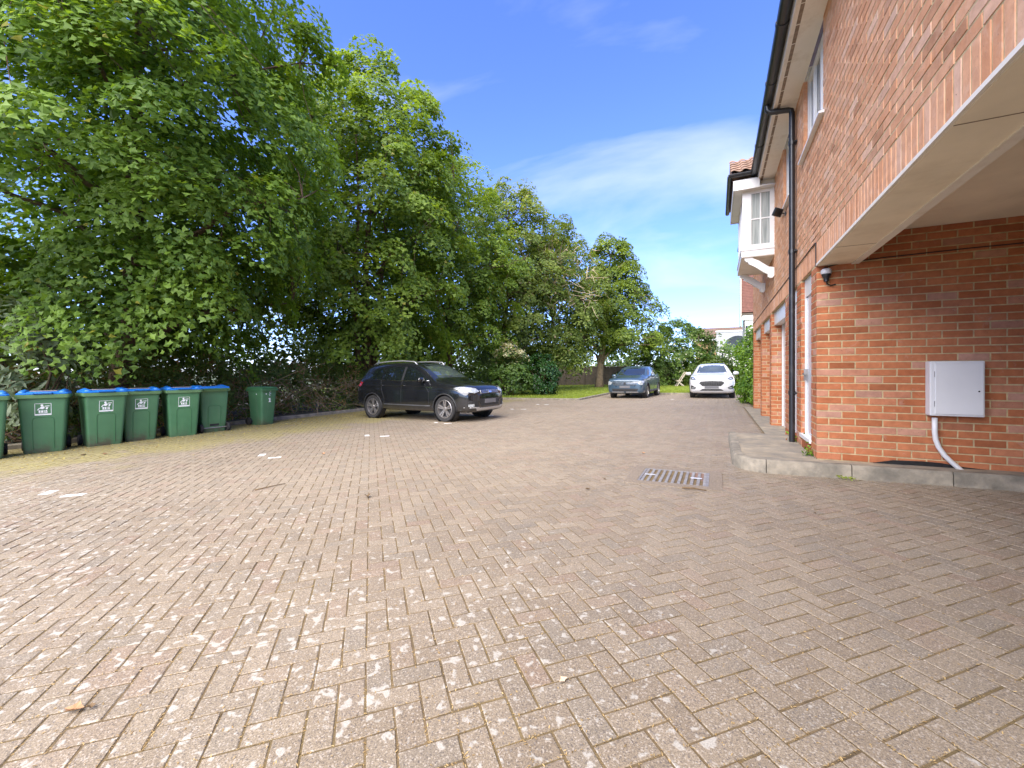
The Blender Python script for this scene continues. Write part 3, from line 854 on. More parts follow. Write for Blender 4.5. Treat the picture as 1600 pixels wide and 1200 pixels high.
# base panel and floor
mb.box(bx - 0.02, X0 + 0.02, by0 - 0.02, by1 + 0.02, bay_z0, bay_z0 + 0.13)
bay = bpart(mb, 'oriel', M['white'])
mb = MB(); mb.box(bx - 0.012, X0, by0 - 0.012, by1 + 0.012, bay_z0 - 0.012, bay_z0 - 0.002); bpart(mb, 'oriel_floor', M['soffit'], parent=bay)
zz0, zz1 = bay_z0 + 0.131, bay_z1
mb = MB(); mb.box(bx - 0.035, X0 + 0.02, by0 - 0.035, by1 + 0.035, zz0, zz0 + 0.05); bpart(mb, 'sill', M['white'], parent=bay)
zw0 = zz0 + 0.051
def side_frame(yc, out):
    mb = MB()
    ya, yb = (yc, yc + 0.06) if out < 0 else (yc - 0.06, yc)
    mb.box(bx + 0.0, bx + 0.17, ya, yb, zw0, zz1)           # corner post, wide
    mb.box(X0 - 0.08, X0 + 0.015, ya, yb, zw0, zz1)
    mb.box(bx + 0.17, X0 - 0.08, ya + .001, yb - .001, zw0, zw0 + 0.07)
    mb.box(bx + 0.17, X0 - 0.08, ya + .001, yb - .001, zz1 - 0.07, zz1)
    xm = (bx + 0.17 + X0 - 0.08) / 2; zm = (zw0 + zz1) / 2
    mb.box(xm - 0.012, xm + 0.012, ya + .012, yb - .012, zw0 + 0.07, zz1 - 0.07)
    mb.box(bx + 0.17, X0 - 0.08, ya + .014, yb - .014, zm - 0.012, zm + 0.012)
    fr_ = bpart(mb, 'side_window', M['white'], parent=bay)
    for xa, xb in ((bx + 0.17, xm - 0.012), (xm + 0.012, X0 - 0.08)):
        for za, zb in ((zw0 + 0.07, zm - 0.012), (zm + 0.012, zz1 - 0.07)):
            g = MB(); g.box(xa, xb, (ya + yb) / 2 - 0.004, (ya + yb) / 2 + 0.004, za, zb); bpart(g, 'pane', M['curtain_glass'], parent=bay)
side_frame(by0, -1); side_frame(by1, 1)
mb = MB()
ys_ = [by0 + 0.061, by0 + 0.69, by1 - 0.69, by1 - 0.061]
for ya in (ys_[0] + .035, ys_[1], ys_[2], ys_[3] - .035): mb.box(bx - 0.002, bx + 0.06, ya - 0.035, ya + 0.035, zw0, zz1)
mb.box(bx, bx + 0.055, by0 + 0.062, by1 - 0.062, zw0 + .001, zw0 + 0.07); mb.box(bx, bx + 0.055, by0 + 0.062, by1 - 0.062, zz1 - 0.07, zz1 - .001)
bpart(mb, 'front_window', M['white'], parent=bay)
mb = MB(); mb.box(bx + 0.025, bx + 0.032, by0 + 0.07, by1 - 0.07, zw0 + 0.06, zz1 - 0.06); bpart(mb, 'pane', M['glass'], parent=bay)
# roof of the oriel: soffit, fascia, gutters, tiles
ox = 0.34
mb = MB(); mb.box(ox, X0 + 0.01, by0 - 0.17, by1 + 0.17, zz1 + 0.001, zz1 + 0.02)
mb.box(ox - 0.02, FX + 0.02, by0 - 0.19, by0 - 0.171, zz1 - 0.02, zz1 + 0.19); mb.box(ox - 0.02, ox - 0.001, by0 - 0.17, by1 + 0.19, zz1 - 0.02, zz1 + 0.19)
mb.box(ox, FX + .02, by1 + 0.171, by1 + 0.19, zz1 - 0.02, zz1 + 0.19)
bpart(mb, 'fascia', M['white'], parent=bay)
mb = MB(); mb.box(FX + 0.006, X0 + 0.011, by0 - 0.028, by0 - 0.004, zz1 + 0.021, ZE + 0.03); bpart(mb, 'infill_board', M['soffit'], parent=bay)
mb = MB(); zg = GZ
gutter((GX + 0.03, by0 - 0.26, zg), (ox - 0.12, by0 - 0.26, zg), 0.06, mb); gutter((ox - 0.085, by0 - 0.26, zg), (ox - 0.085, by1 + 0.25, zg), 0.05, mb)
bpart(mb, 'gutter', M['black_plastic'], parent=bay, auto=0.6)
ym_ = (by0 + by1) / 2; rz0, rz1 = zg + 0.03, 6.2
yr0 = by0 - 0.25
mb = MB()
mb.add([(ox - 0.06, yr0, rz0), (2.2, yr0, rz0), (2.2, ym_, rz1), (ox - 0.06, ym_, rz1), (2.2, by1 + .25, rz0), (ox - 0.06, by1 + .25, rz0)],
       [(0, 1, 2, 3), (3, 2, 4, 5), (0, 3, 5), (1, 4, 2), (0, 5, 4, 1)])
bpart(mb, 'oriel_roof', M['tile'], parent=bay)
# pantiles, one mesh shared by all
slope = math.atan2(rz1 - rz0, ym_ - yr0)
tw, tl = 0.21, 0.30
vs, fs = [], []
for j in range(2):
    for i in range(9):
        u = i / 8
        vs.append((u * (tw + 0.02), j * tl * 1.18, 0.045 * math.sin(u * 2 * math.pi) * 0.5 + 0.028 + (0.03 if j == 0 else 0.0)))
for j in range(2):
    for i in range(9):
        x_, y_, z_ = vs[j * 9 + i]; vs.append((x_, y_, z_ - 0.018))
for i in range(8):
    fs += [(i, i + 1, 9 + i + 1, 9 + i), (18 + i, 27 + i, 28 + i, 19 + i), (i, 18 + i, 19 + i, i + 1)]
tme = bpy.data.meshes.new('tile'); tme.from_pydata(vs, [], fs); tme.materials.append(M['tile'])
for p in tme.polygons: p.use_smooth = True
rot = Matrix.Rotation(slope, 4, 'X')
nr = int(math.hypot(rz1 - rz0, ym_ - yr0) / tl)
for r_ in range(nr + 1):
    for c_ in range(5):
        o = bpy.data.objects.new('roof_tile', tme); COL.objects.link(o)
        pos = Vector((ox - 0.07 + c_ * tw, yr0, rz0)) + Vector((0, math.cos(slope), math.sin(slope))) * (r_ * tl - 0.03)
        o.parent = bay
        o.matrix_local = Matrix.Translation(pos) @ rot
# carved brackets below the oriel
for yb_ in (by0 + 0.02, by1 - 0.10):
    prof = [(X0, 3.43), (X0, 3.26), (X0 - 0.03, 3.215), (X0 - 0.08, 3.215), (X0 - 0.12, 3.25), (X0 - 0.115, 3.30), (X0 - 0.16, 3.325), (X0 - 0.23, 3.375), (X0 - 0.30, 3.435), (X0 - 0.37, 3.49), (X0 - 0.42, 3.52), (X0 - 0.47, 3.55), (X0 - 0.475, 3.59), (X0 - 0.52, 3.605), (X0 - 0.55, 3.64), (X0 - 0.55, 3.685), (X0 - 0.41, 3.685), (X0 - 0.36, 3.645), (X0 - 0.28, 3.60), (X0 - 0.18, 3.52), (X0 - 0.10, 3.455)]
    mb = MB(); mb.prism(prof, 'y', yb_, yb_ + 0.08); bpart(mb, 'bracket', M['white'], parent=bay)

# ------------------------------------------------------------------ small things on the walls
# meter box with conduit
mbx = empty('meter_box', (2.29, Y0, 0.745)); tag(mbx, 'white square meter box with closed door on the brick passage wall', 'meter box')
mb = MB(); mb.box(-0.215, 0.215, -0.12, -0.001, 0.0, 0.59); mb.build('cabinet', M['meter'], mbx, bevel=0.012, seg=2)
mb = MB(); mb.box(-0.175, 0.203, -0.129, -0.1205, 0.02, 0.57); dr = mb.build('door', M['meter'], mbx, bevel=0.004)
mb = MB(); mb.lathe([(0.0, -0.133), (0.008, -0.133), (0.008, -0.128)], 'y', 10, (0.165, 0, 0.27)); mb.build('lock', M['black_plastic'], dr)
mb = MB(); mb.box(-0.181, -0.177, -0.127, -0.1202, 0.10, 0.16); mb.box(-0.181, -0.177, -0.127, -0.1202, 0.42, 0.48); mb.build('hinge', M['steel'], mbx)
cd = MB(); cx0, cy0 = 2.135, Y0 - 0.06
cd.tube([(cx0, cy0, 0.72), (cx0, cy0, 0.56), (cx0 + 0.008, cy0, 0.48), (cx0 + 0.032, cy0, 0.40), (cx0 + 0.075, cy0 - .003, 0.32), (cx0 + 0.13, cy0 - .006, 0.25), (cx0 + 0.19, cy0 - .01, 0.185), (cx0 + 0.23, cy0 - .012, 0.145)], 0.024, 12)
tag(cd.build('conduit_pipe', M['meter'], smooth=True), 'white curved conduit pipe running from the meter box into the apron', 'pipe')
mb = MB()
mb.prism([(1.62, gz(1.6) + Zk - .01), (2.0, gz(2) + Zk - .01), (2.55, gz(2.5) + Zk - .01), (2.38, 0.195), (2.2, 0.222), (2.05, 0.225), (1.8, 0.215)], 'y', Y0 - 0.022, Y0 - 0.004)
tag(mb.build('damp_membrane', M['membrane']), 'torn black plastic damp membrane sticking out at the foot of the wall', 'membrane')
cb = MB(); cb.tube([(1.16, Y0 - 0.008, 2.475), (1.3, Y0 - 0.008, 2.505), (1.7, Y0 - 0.008, 2.53), (2.4, Y0 - 0.008, 2.545), (3.4, Y0 - 0.008, 2.55), (4.9, Y0 - 0.008, 2.56)], 0.006, 6)
tag(cb.build('wall_cable', M['cable']), 'thin black cable clipped along the top of the passage wall', 'cable')
cb = MB(); cb.tube([(X0 - 0.008, Y0 + 0.01, 2.50), (X0 - 0.008, Y0 + 0.01, 2.79), (X0 - 0.008, Y0 + .06, 2.80), (X0 - 0.008, 9.0, 2.80), (X0 - 0.008, 15.9, 2.80)], 0.006, 6)
tag(cb.build('wall_cable', M['cable']), 'thin dark cable along the mortar line above the doors and garages', 'cable')
# CCTV camera
cc = empty('security_camera', (1.175, Y0 - 0.05, 2.40)); tag(cc, 'small dome security camera under the passage beam at the wall corner', 'camera')
mb = MB(); mb.lathe([(0.0, 0.05), (0.04, 0.05), (0.054, 0.035), (0.056, 0.0), (0.05, -0.012), (0.0, -0.012)], 'z', 20); mb.build('housing', M['cctv_white'], cc, auto=0.8)
mb = MB(); mb.lathe([(0.0, -0.013), (0.047, -0.013), (0.046, -0.03), (0.032, -0.055), (0.026, -0.07), (0.026, -0.10), (0.0, -0.10)], 'z', 20); mb.build('dome', M['black_plastic'], cc, auto=0.8)
mb = MB(); mb.tube([(0, 0, -0.10), (0.01, 0.01, -0.13), (0.05, 0.03, -0.145), (0.10, 0.044, -0.135)], 0.008, 6); mb.build('lead', M['cable'], cc)
mb = MB(); mb.box(-0.02, 0.02, 0.0, 0.049, 0.005, 0.035); mb.build('bracket', M['black_plastic'], cc)
# floodlight
fl = empty('floodlight', (X0 - 0.005, 8.62, 3.98)); tag(fl, 'small black floodlight fixed below the upper window beside the downpipe', 'floodlight')
mb = MB(); mb.box(-0.02, 0.0, -0.03, 0.03, -0.03, 0.03); mb.tube([(-0.02, 0, 0), (-0.08, -0.02, 0.02)], 0.01, 8); mb.build('bracket', M['black_plastic'], fl)
rotF = Matrix.Translation((-0.13, -0.04, 0.03)) @ Matrix.Rotation(R(-38), 4, 'Z') @ Matrix.Rotation(R(28), 4, 'Y')
mb = MB(); mb.box(-0.02, 0.025, -0.10, 0.10, -0.07, 0.07); h_ = mb.build('lamp_head', M['black_plastic'], fl, bevel=0.008); h_.matrix_local = rotF
mb = MB(); mb.box(-0.027, -0.0205, -0.082, 0.082, -0.052, 0.052); l_ = mb.build('lens', M['lamp_lens'], h_)

# manhole cover
mh = empty('manhole_cover', (-0.445, 5.21, gz(-0.445)), 0, tilt=True); tag(mh, 'rectangular steel manhole cover with raised bars set in the paving', 'manhole cover')
mb = MB(); 
for a in ((-0.50, -0.37, -0.46, 0.46), (0.37, 0.50, -0.46, 0.46), (-0.37, 0.37, -0.46, -0.33), (-0.37, 0.37, 0.33, 0.46)): mb.box(a[0], a[1], a[2], a[3], -0.06, 0.0045)
mb.build('surround', M['paver'], mh)
mb = MB(); mb.box(-0.369, 0.369, -0.329, 0.329, -0.06, -0.007); mb.build('plate', M['rust'], mh)
for i in range(11):
    x = -0.34 + i * 0.065
    mb = MB(); mb.box(x, x + 0.032, -0.315, 0.315, -0.02, 0.001)
    for k in range(13): mb.box(x + 0.003, x + 0.029, -0.30 + k * 0.047, -0.276 + k * 0.047, 0.0005, 0.0035)
    mb.build('bar', M['steel'], mh)
for x0_, x1_, y0_, y1_ in ((-0.368, 0.368, -0.328, -0.316), (-0.368, 0.368, 0.316, 0.328), (-0.368, -0.345, -0.3155, 0.3155), (0.3425, 0.368, -0.3155, 0.3155)):
    mb = MB(); mb.box(x0_, x1_, y0_, y1_, -0.02, 0.003); mb.build('rim', M['steel'], mh)
for x in (-0.27, 0.235):
    mb = MB(); mb.box(x - 0.06, x + 0.06, -0.02, 0.02, 0.0038, 0.006); mb.build('lift_handle', M['cctv_white'], mh)

# ------------------------------------------------------------------ wheelie bins
def rrect(w, dp, r, n=4, cx=0.0, cy=0.0):
    pts = []
    for (sx, sy, a0) in ((1, 1, 0), (-1, 1, 90), (-1, -1, 180), (1, -1, 270)):
        for k in range(n + 1):
            a = R(a0 + 90 * k / n)
            pts.append((cx + sx * (dp / 2 - r) + r * math.cos(a), cy + sy * (w / 2 - r) + r * math.sin(a)))
    return pts
def bin_body(w0, w1, d0, d1, h, r=0.045):
    """front faces +x; tapered tub standing on z=0"""
    mb = MB(); rings = []
    for t, zz in ((0.0, 0.012), (0.0, 0.03), (0.35, 0.35), (0.7, 0.68), (0.985, h - 0.03), (1.0, h)):
        w = w0 + (w1 - w0) * t; dp = d0 + (d1 - d0) * t
        rings.append([(x, y, zz) for x, y in rrect(w, dp, r, 4, -(d1 - d0) * 0.15 * (1 - t))])
    rings[0] = [(x * 0.97, y * 0.97, 0.0) for x, y, z in rings[0]]
    return mb.loft(rings)
def make_bin(kind):
    b = empty('wheelie_bin')
    big = kind != 'small'
    w0, w1, d0, d1, h = (0.47, 0.575, 0.50, 0.64, 0.98) if big else (0.36, 0.46, 0.40, 0.50, 0.93)
    bin_body(w0, w1, d0, d1, h).build('tub', M['bin_tub'], b, auto=0.9)
    mb = MB()
    mb.loft([[(x, y, z) for x, y in rrect(w1 + g, d1 + g, 0.04)] for z, g in ((h - 0.055, 0.005), (h - 0.055, 0.05), (h + 0.0, 0.06), (h + 0.004, 0.05), (h + 0.004, 0.0))])
    mb.build('rim', M['bin_rim'] if big else M['bin_green'], b, auto=0.7)
    # lid
    mb = MB(); top = M['bin_blue'] if big else M['bin_green']
    rings = []
    for z, g in ((0.006, 0.03), (0.018, 0.04), (0.04, 0.02), (0.055, -0.04), (0.060, -0.12)):
        rings.append([(x, y, h + z + 0.018 * (0.0 if z < 0.03 else -(x / d1))) for x, y in rrect(w1 + g, d1 + g, 0.045)])
    mb.loft(rings); lid = mb.build('lid', top, b, auto=0.7)
    if big:
        for sy in (-1, 1):
            mb = MB(); rr = []
            for t in np.linspace(0, 1, 9):
                x = -d1 / 2 + 0.02 + t * (d1 - 0.02); hh = 0.05 + 0.028 * math.sin(min(1, t * 1.25) * math.pi * 0.9) - 0.02 * max(0, t - .75)
                yc = sy * (w1 / 2 - 0.055)
                rr.append([(x, yc - 0.05, h + 0.02), (x, yc - 0.04, h + hh), (x, yc, h + hh + 0.016), (x, yc + 0.04, h + hh), (x, yc + 0.05, h + 0.02)])
            mb.loft(rr); mb.build('lid_ridge', top, lid, smooth=True)
        mb = MB(); mb.box(-d1 / 2 + 0.12, d1 / 2 - 0.12, -w1 / 2 + 0.13, w1 / 2 - 0.13, h + 0.05, h + 0.066); mb.build('dust_layer', M['bin_dusty'], lid, bevel=0.005)
        mb = MB()
        for yy in (-0.11, 0.11): mb.tube([(d1 / 2 + 0.008, yy, h + 0.025), (d1 / 2 + 0.045, yy * 0.9, h + 0.03)], 0.012, 6)
        mb.tube([(d1 / 2 + 0.045, -0.1, h + 0.03), (d1 / 2 + 0.045, 0.1, h + 0.03)], 0.012, 6)
        mb.build('lid_handle', top, lid)
    # hinge handle at the back
    mb = MB(); mb.tube([(-d1 / 2 - 0.02, -w1 / 2 + 0.05, h - 0.02), (-d1 / 2 - 0.085, -w1 / 2 + 0.05, h + 0.0), (-d1 / 2 - 0.085, w1 / 2 - 0.05, h + 0.0), (-d1 / 2 - 0.02, w1 / 2 - 0.05, h - 0.02)], 0.015, 8)
    mb.build('handle', M['bin_green'], b)
    # axle and wheels at the back
    ax = -d0 / 2 - 0.03
    mb = MB(); mb.tube([(ax, -w0 / 2 - 0.05, 0.10), (ax, w0 / 2 + 0.05, 0.10)], 0.012, 8); mb.build('axle', M['steel'], b)
    for sy in (-1, 1):
        wh = empty('wheel', (ax, sy * (w0 / 2 + 0.03), 0.10), parent=b)
        mb = MB(); mb.lathe([(0.055, -0.028), (0.092, -0.028), (0.1, -0.015), (0.1, 0.015), (0.092, 0.028), (0.055, 0.028)], 'y', 20); mb.build('tyre', M['rubber'], wh, auto=0.7)
        mb = MB(); mb.lathe([(0.0, 0.024), (0.03, 0.024), (0.056, 0.012), (0.056, -0.012), (0.03, -0.024), (0.0, -0.024)], 'y', 16); mb.build('hub', M['rubber'], wh, auto=0.7)
    if big:
        # moulded arch panel on front and back; slope of the front face
        def fx(z, off=0.004, s=1):
            t = z / h; dp = d0 + (d1 - d0) * t
            return s * dp / 2 - (d1 - d0) * 0.15 * (1 - t) + s * off
        for s in (1, -1):
            mb = MB(); pts = [(fx(0.06, 0.001, s), -0.12, 0.06), (fx(0.55, 0.001, s), -0.125, 0.55), (fx(0.59, 0.001, s), -0.11, 0.59), (fx(0.605, 0.001, s), -0.08, 0.605), (fx(0.605, 0.001, s), 0.08, 0.605), (fx(0.59, 0.001, s), 0.11, 0.59), (fx(0.55, 0.001, s), 0.125, 0.55), (fx(0.06, 0.001, s), 0.12, 0.06)]
            mb.tube(pts, 0.006, 6); mb.build('moulded_rib', M['bin_green'], b)
        mb = MB(); mb.box(fx(0.13, -0.01, -1) - 0.012, fx(0.13, -0.01, -1), -0.09, 0.09, 0.14, 0.20); mb.build('foot_recess', M['rubber'], b)
        if kind == 'front':
            st = MB()
            def q(y0, y1, z0, z1):
                o = 0.0045
                st.add([(fx(z0, o), y0, z0), (fx(z0, o), y1, z0), (fx(z1, o), y1, z1), (fx(z1, o), y0, z1)], [(0, 1, 2, 3)])
            def pl(p):
                st.add([(fx(z, 0.0046), y, z) for y, z in p], [tuple(range(len(p)))])
            a, bq, zc = -0.095, 0.095, 0.635
            q(a, bq, zc, zc + 0.024); q(a, bq, zc + 0.194, zc + 0.2); q(a, a + 0.006, zc + 0.025, zc + 0.193); q(bq - 0.006, bq, zc + 0.025, zc + 0.193)
            C = lambda cy, cz, r: pl([(cy + r * math.cos(k * math.pi / 4), cz + r * math.sin(k * math.pi / 4)) for k in range(8)])
            # pictogram: figure, arrows and small blocks
            C(-0.012, zc + 0.168, 0.017)
            pl([(-0.045, zc + 0.115), (-0.02, zc + 0.150), (0.012, zc + 0.150), (0.02, zc + 0.12), (-0.005, zc + 0.10)])
            pl([(0.02, zc + 0.145), (0.075, zc + 0.150), (0.075, zc + 0.162), (0.02, zc + 0.158)])
            pl([(0.03, zc + 0.13), (0.06, zc + 0.135), (0.05, zc + 0.10), (0.032, zc + 0.098)])
            pl([(-0.07, zc + 0.09), (-0.045, zc + 0.125), (-0.035, zc + 0.12), (-0.055, zc + 0.085)])
            q(-0.05, -0.03, zc + 0.045, zc + 0.085); q(-0.022, 0.0, zc + 0.045, zc + 0.082); q(0.008, 0.016, zc + 0.045, zc + 0.088); q(0.022, 0.05, zc + 0.045, zc + 0.06); q(0.026, 0.046, zc + 0.066, zc + 0.086)
            q(-0.05, 0.05, zc + 0.034, zc + 0.040)
            st.build('sticker', M['sticker'], b)
    else:
        def fxs(z): 
            t = z / h; return (d0 + (d1 - d0) * t) / 2 - (d1 - d0) * 0.15 * (1 - t) + 0.004
        st = MB()
        for y0, y1, z0, z1 in ((0.0, 0.035, 0.60, 0.69), (-0.02, 0.0, 0.66, 0.69), (-0.02, 0.055, 0.585, 0.60)):
            st.add([(fxs(z0), y0, z0), (fxs(z0), y1, z0), (fxs(z1), y1, z1), (fxs(z1), y0, z1)], [(0, 1, 2, 3)])
        for k, (yy, zz) in enumerate(((0.0, 0.78), (0.025, 0.80), (0.0, 0.83), (0.03, 0.86), (0.01, 0.74))):
            st.add([(fxs(zz), yy - 0.012, zz), (fxs(zz), yy + 0.014, zz + 0.004), (fxs(zz + .02), yy + 0.02, zz + 0.02), (fxs(zz + .016), yy - 0.008, zz + 0.016)], [(0, 1, 2, 3)])
        st.add([(fxs(0.8 + 0.018 * math.sin(a)), -0.095 + 0.018 * math.cos(a), 0.8 + 0.018 * math.sin(a)) for a in np.linspace(0, 2 * math.pi, 10)[:-1]], [tuple(range(9))])
        st.build('painted_number', M['sticker'], b)
        st = MB(); yy = -(w0 + (w1 - w0) * 0.85) / 2 - 0.004
        st.add([(0.06 + 0.016 * math.cos(a), yy, 0.8 + 0.016 * math.sin(a)) for a in np.linspace(0, 2 * math.pi, 10)[:-1]], [tuple(range(9))])
        st.build('painted_dot', M['sticker'], b)
    return b
protoF = make_bin('front'); protoB = make_bin('back'); protoS = make_bin('small')
def put(o, x, y, rz, label, sc=1.0, group='recycling bins lined up along the verge'):
    o.matrix_world = Matrix.Translation((x, y, gz(x))) @ TILT @ Matrix.Rotation(R(rz), 4, 'Z') @ Matrix.Scale(sc, 4)
    tag(o, label, 'bin', group)
    return o
BS = 1.03
put(protoF, -10.66, 2.22, -12, 'green wheelie bin with blue lid, cut off by the left edge of the photo', BS)
bl = [(-10.80, 3.00, -20, 'green bin with blue lid, dirt stains low on its front, next to the cut-off one'),
      (-10.72, 3.75, -10, 'green bin with blue lid and a white scribble above its square sticker'),
      (-10.80, 4.33, -11, 'green bin with blue lid and sticker, third from the small green-lidded bin'),
      (-10.70, 5.06, -15, 'green bin with blue lid and sticker, beside the bin turned backwards')]
for i, (x, y, rz, lb) in enumerate(bl):
    c = copy_tree(protoF); put(c, x, y, rz, lb, BS)
    if i == 1:
        st = MB(); zz = 0.885; xx = 0.305
        st.add([(xx, -0.03, zz), (xx, 0.0, zz - 0.006), (xx, 0.0, zz + 0.02), (xx, -0.025, zz + 0.022)], [(0, 1, 2, 3)])
        st.add([(xx, 0.004, zz), (xx, 0.05, zz + 0.008), (xx, 0.045, zz + 0.022), (xx, 0.004, zz + 0.014)], [(0, 1, 2, 3)])
        st.build('painted_scribble', M['sticker'], c)
    if i == 0:
        pass
put(protoB, -10.86, 5.72, 172, 'green bin with blue lid turned backwards, wheels and axle towards the court', BS)
put(protoS, -11.02, 7.12, 8, 'small narrow green bin with green lid and painted number 1', 1.03)

# ------------------------------------------------------------------ cars
def paint(name, col, rough=0.25, flake=0.0, metal=0.0):
    m, nt, p = newmat(name)
    tc = nt.new('ShaderNodeTexCoord').outputs['Object']
    n = nt.noise(tc, 3.5, 5, 0.6)
    c = nt.mix(nt.rng(n, 0.3, 0.75), col, tuple(min(1, k * 1.12 + 0.004) for k in col))
    sz = nt.new('ShaderNodeSeparateXYZ'); nt.l.new(tc, sz.inputs[0])
    dst = nt.math('MULTIPLY', nt.rng(sz.outputs['Z'], 0.55, 0.25, 0, 0.22), nt.rng(nt.noise(tc, 9, 4), 0.3, 0.7))
    c = nt.mix(dst, c, (0.14, 0.12, 0.095))        # road dust on the sills
    nt.l.new(c, p.inputs['Base Color'])
    p.inputs['Roughness'].default_value = rough; p.inputs['Metallic'].default_value = metal
    p.inputs['Coat Weight'].default_value = 0.9; p.inputs['Coat Roughness'].default_value = 0.05
    nt.l.new(nt.rng(n, 0.3, 0.8, rough * 0.85, rough * 1.3), p.inputs['Roughness'])
    return m
M['car_black'] = paint('black_car_paint', (0.007, 0.0075, 0.009), 0.14)
M['car_blue'] = paint('blue_grey_car_paint', (0.042, 0.080, 0.122), 0.3, metal=0.35)
M['car_white'] = paint('white_car_paint', (0.52, 0.52, 0.53), 0.3)
M['car_glass'] = mat('car_glass', (0.008, 0.011, 0.011), 0.015, 0.2, 2, spec=1.0, coat=0.8)
M['car_glass_pale'] = mat('windscreen_glass', (0.055, 0.07, 0.068), 0.03, 0.3, 2, spec=1.0, coat=0.6)
M['trim'] = mat('black_trim', (0.018, 0.018, 0.019), 0.55, 0.2, 10, 0.1, 200)
M['grey_trim'] = mat('grey_cladding', (0.05, 0.05, 0.052), 0.6, 0.15, 10, 0.1, 200)
M['chrome'] = mat('chrome_trim', (0.62, 0.63, 0.64), 0.16, 0.05, metal=1.0)
M['silver'] = mat('silver_plastic', (0.50, 0.50, 0.50), 0.32, 0.06, metal=0.6)
M['alloy'] = mat('alloy_wheel', (0.34, 0.32, 0.31), 0.32, 0.12, metal=0.75)
M['lamp'] = mat('headlamp_lens', (0.34, 0.36, 0.37), 0.06, 0.35, 14, spec=0.8, coat=1.0)
M['lamp_dark'] = mat('headlamp_inner', (0.10, 0.11, 0.12), 0.1, 0.5, 20, spec=0.8, coat=1.0)
M['tail'] = mat('tail_lamp', (0.30, 0.008, 0.010), 0.12, 0.2, 10, coat=0.8)
M['plate'] = mat('blank_number_plate', (0.13, 0.13, 0.14), 0.5, 0.06, 5)

def body_mesh(st, hw):
    """st rows: x, zb, zmid, zbelt, ztop, k_w (width factor), k_belt, k_roof ; closed loft, subdivided"""
    rings = []
    for x, zb, zm, zbl, zt, kw, kb, kr in st:
        w, wb, wr = hw * kw, hw * kb, hw * kr
        half = [(0, zb), (w * 0.6, zb), (w * 0.93, zb + 0.015), (w * 0.99, zb + 0.10), (w, zm), (w * 0.995, (zm + zbl) / 2 + 0.03), (wb, zbl), (wb * 0.5 + wr * 0.5 + 0.005, zbl * 0.5 + zt * 0.5 - 0.01), (wr, zt - 0.045), (wr * 0.86, zt - 0.008), (wr * 0.45, zt + 0.008), (0, zt + 0.012)]
        rings.append([(x, y, z) for y, z in half] + [(x, -y, z) for y, z in half[1:-1]][::-1])
    mb = MB(); mb.loft(rings)
    me = bpy.data.meshes.new('body'); me.from_pydata(mb.v, [], mb.f)
    bm = bmesh.new(); bm.from_mesh(me)
    bmesh.ops.recalc_face_normals(bm, faces=bm.faces)
    bm.to_mesh(me); bm.free()
    o = bpy.data.objects.new('tmp', me); COL.objects.link(o)
    s = o.modifiers.new('s', 'SUBSURF'); s.levels = 2; s.render_levels = 2
    dg = bpy.context.evaluated_depsgraph_get()
    out = bpy.data.meshes.new_from_object(o.evaluated_get(dg))
    bpy.data.objects.remove(o)
    return out
def cut_arches(me, wheels, r, hw):
    cu = MB()
    for x, z in wheels:
        for s in (-1, 1):
            cu.lathe([(r, s * (hw - 0.30)), (r, s * (hw + 0.3))], 'y', 36, (x, 0, z), cap=True)
    a = bpy.data.objects.new('tmpa', me); COL.objects.link(a)
    b = cu.build('tmpb', M['trim'])
    mo = a.modifiers.new('b', 'BOOLEAN'); mo.operation = 'DIFFERENCE'; mo.object = b; mo.solver = 'EXACT'
    dg = bpy.context.evaluated_depsgraph_get()
    out = bpy.data.meshes.new_from_object(a.evaluated_get(dg))
    bpy.data.objects.remove(a); bpy.data.objects.remove(b)
    bm = bmesh.new(); bm.from_mesh(out)
    for f in bm.faces: f.smooth = True
    for e in bm.edges:
        if len(e.link_faces) == 2 and e.calc_face_angle(0) > 0.6: e.smooth = False
    bm.to_mesh(out); bm.free()
    return out
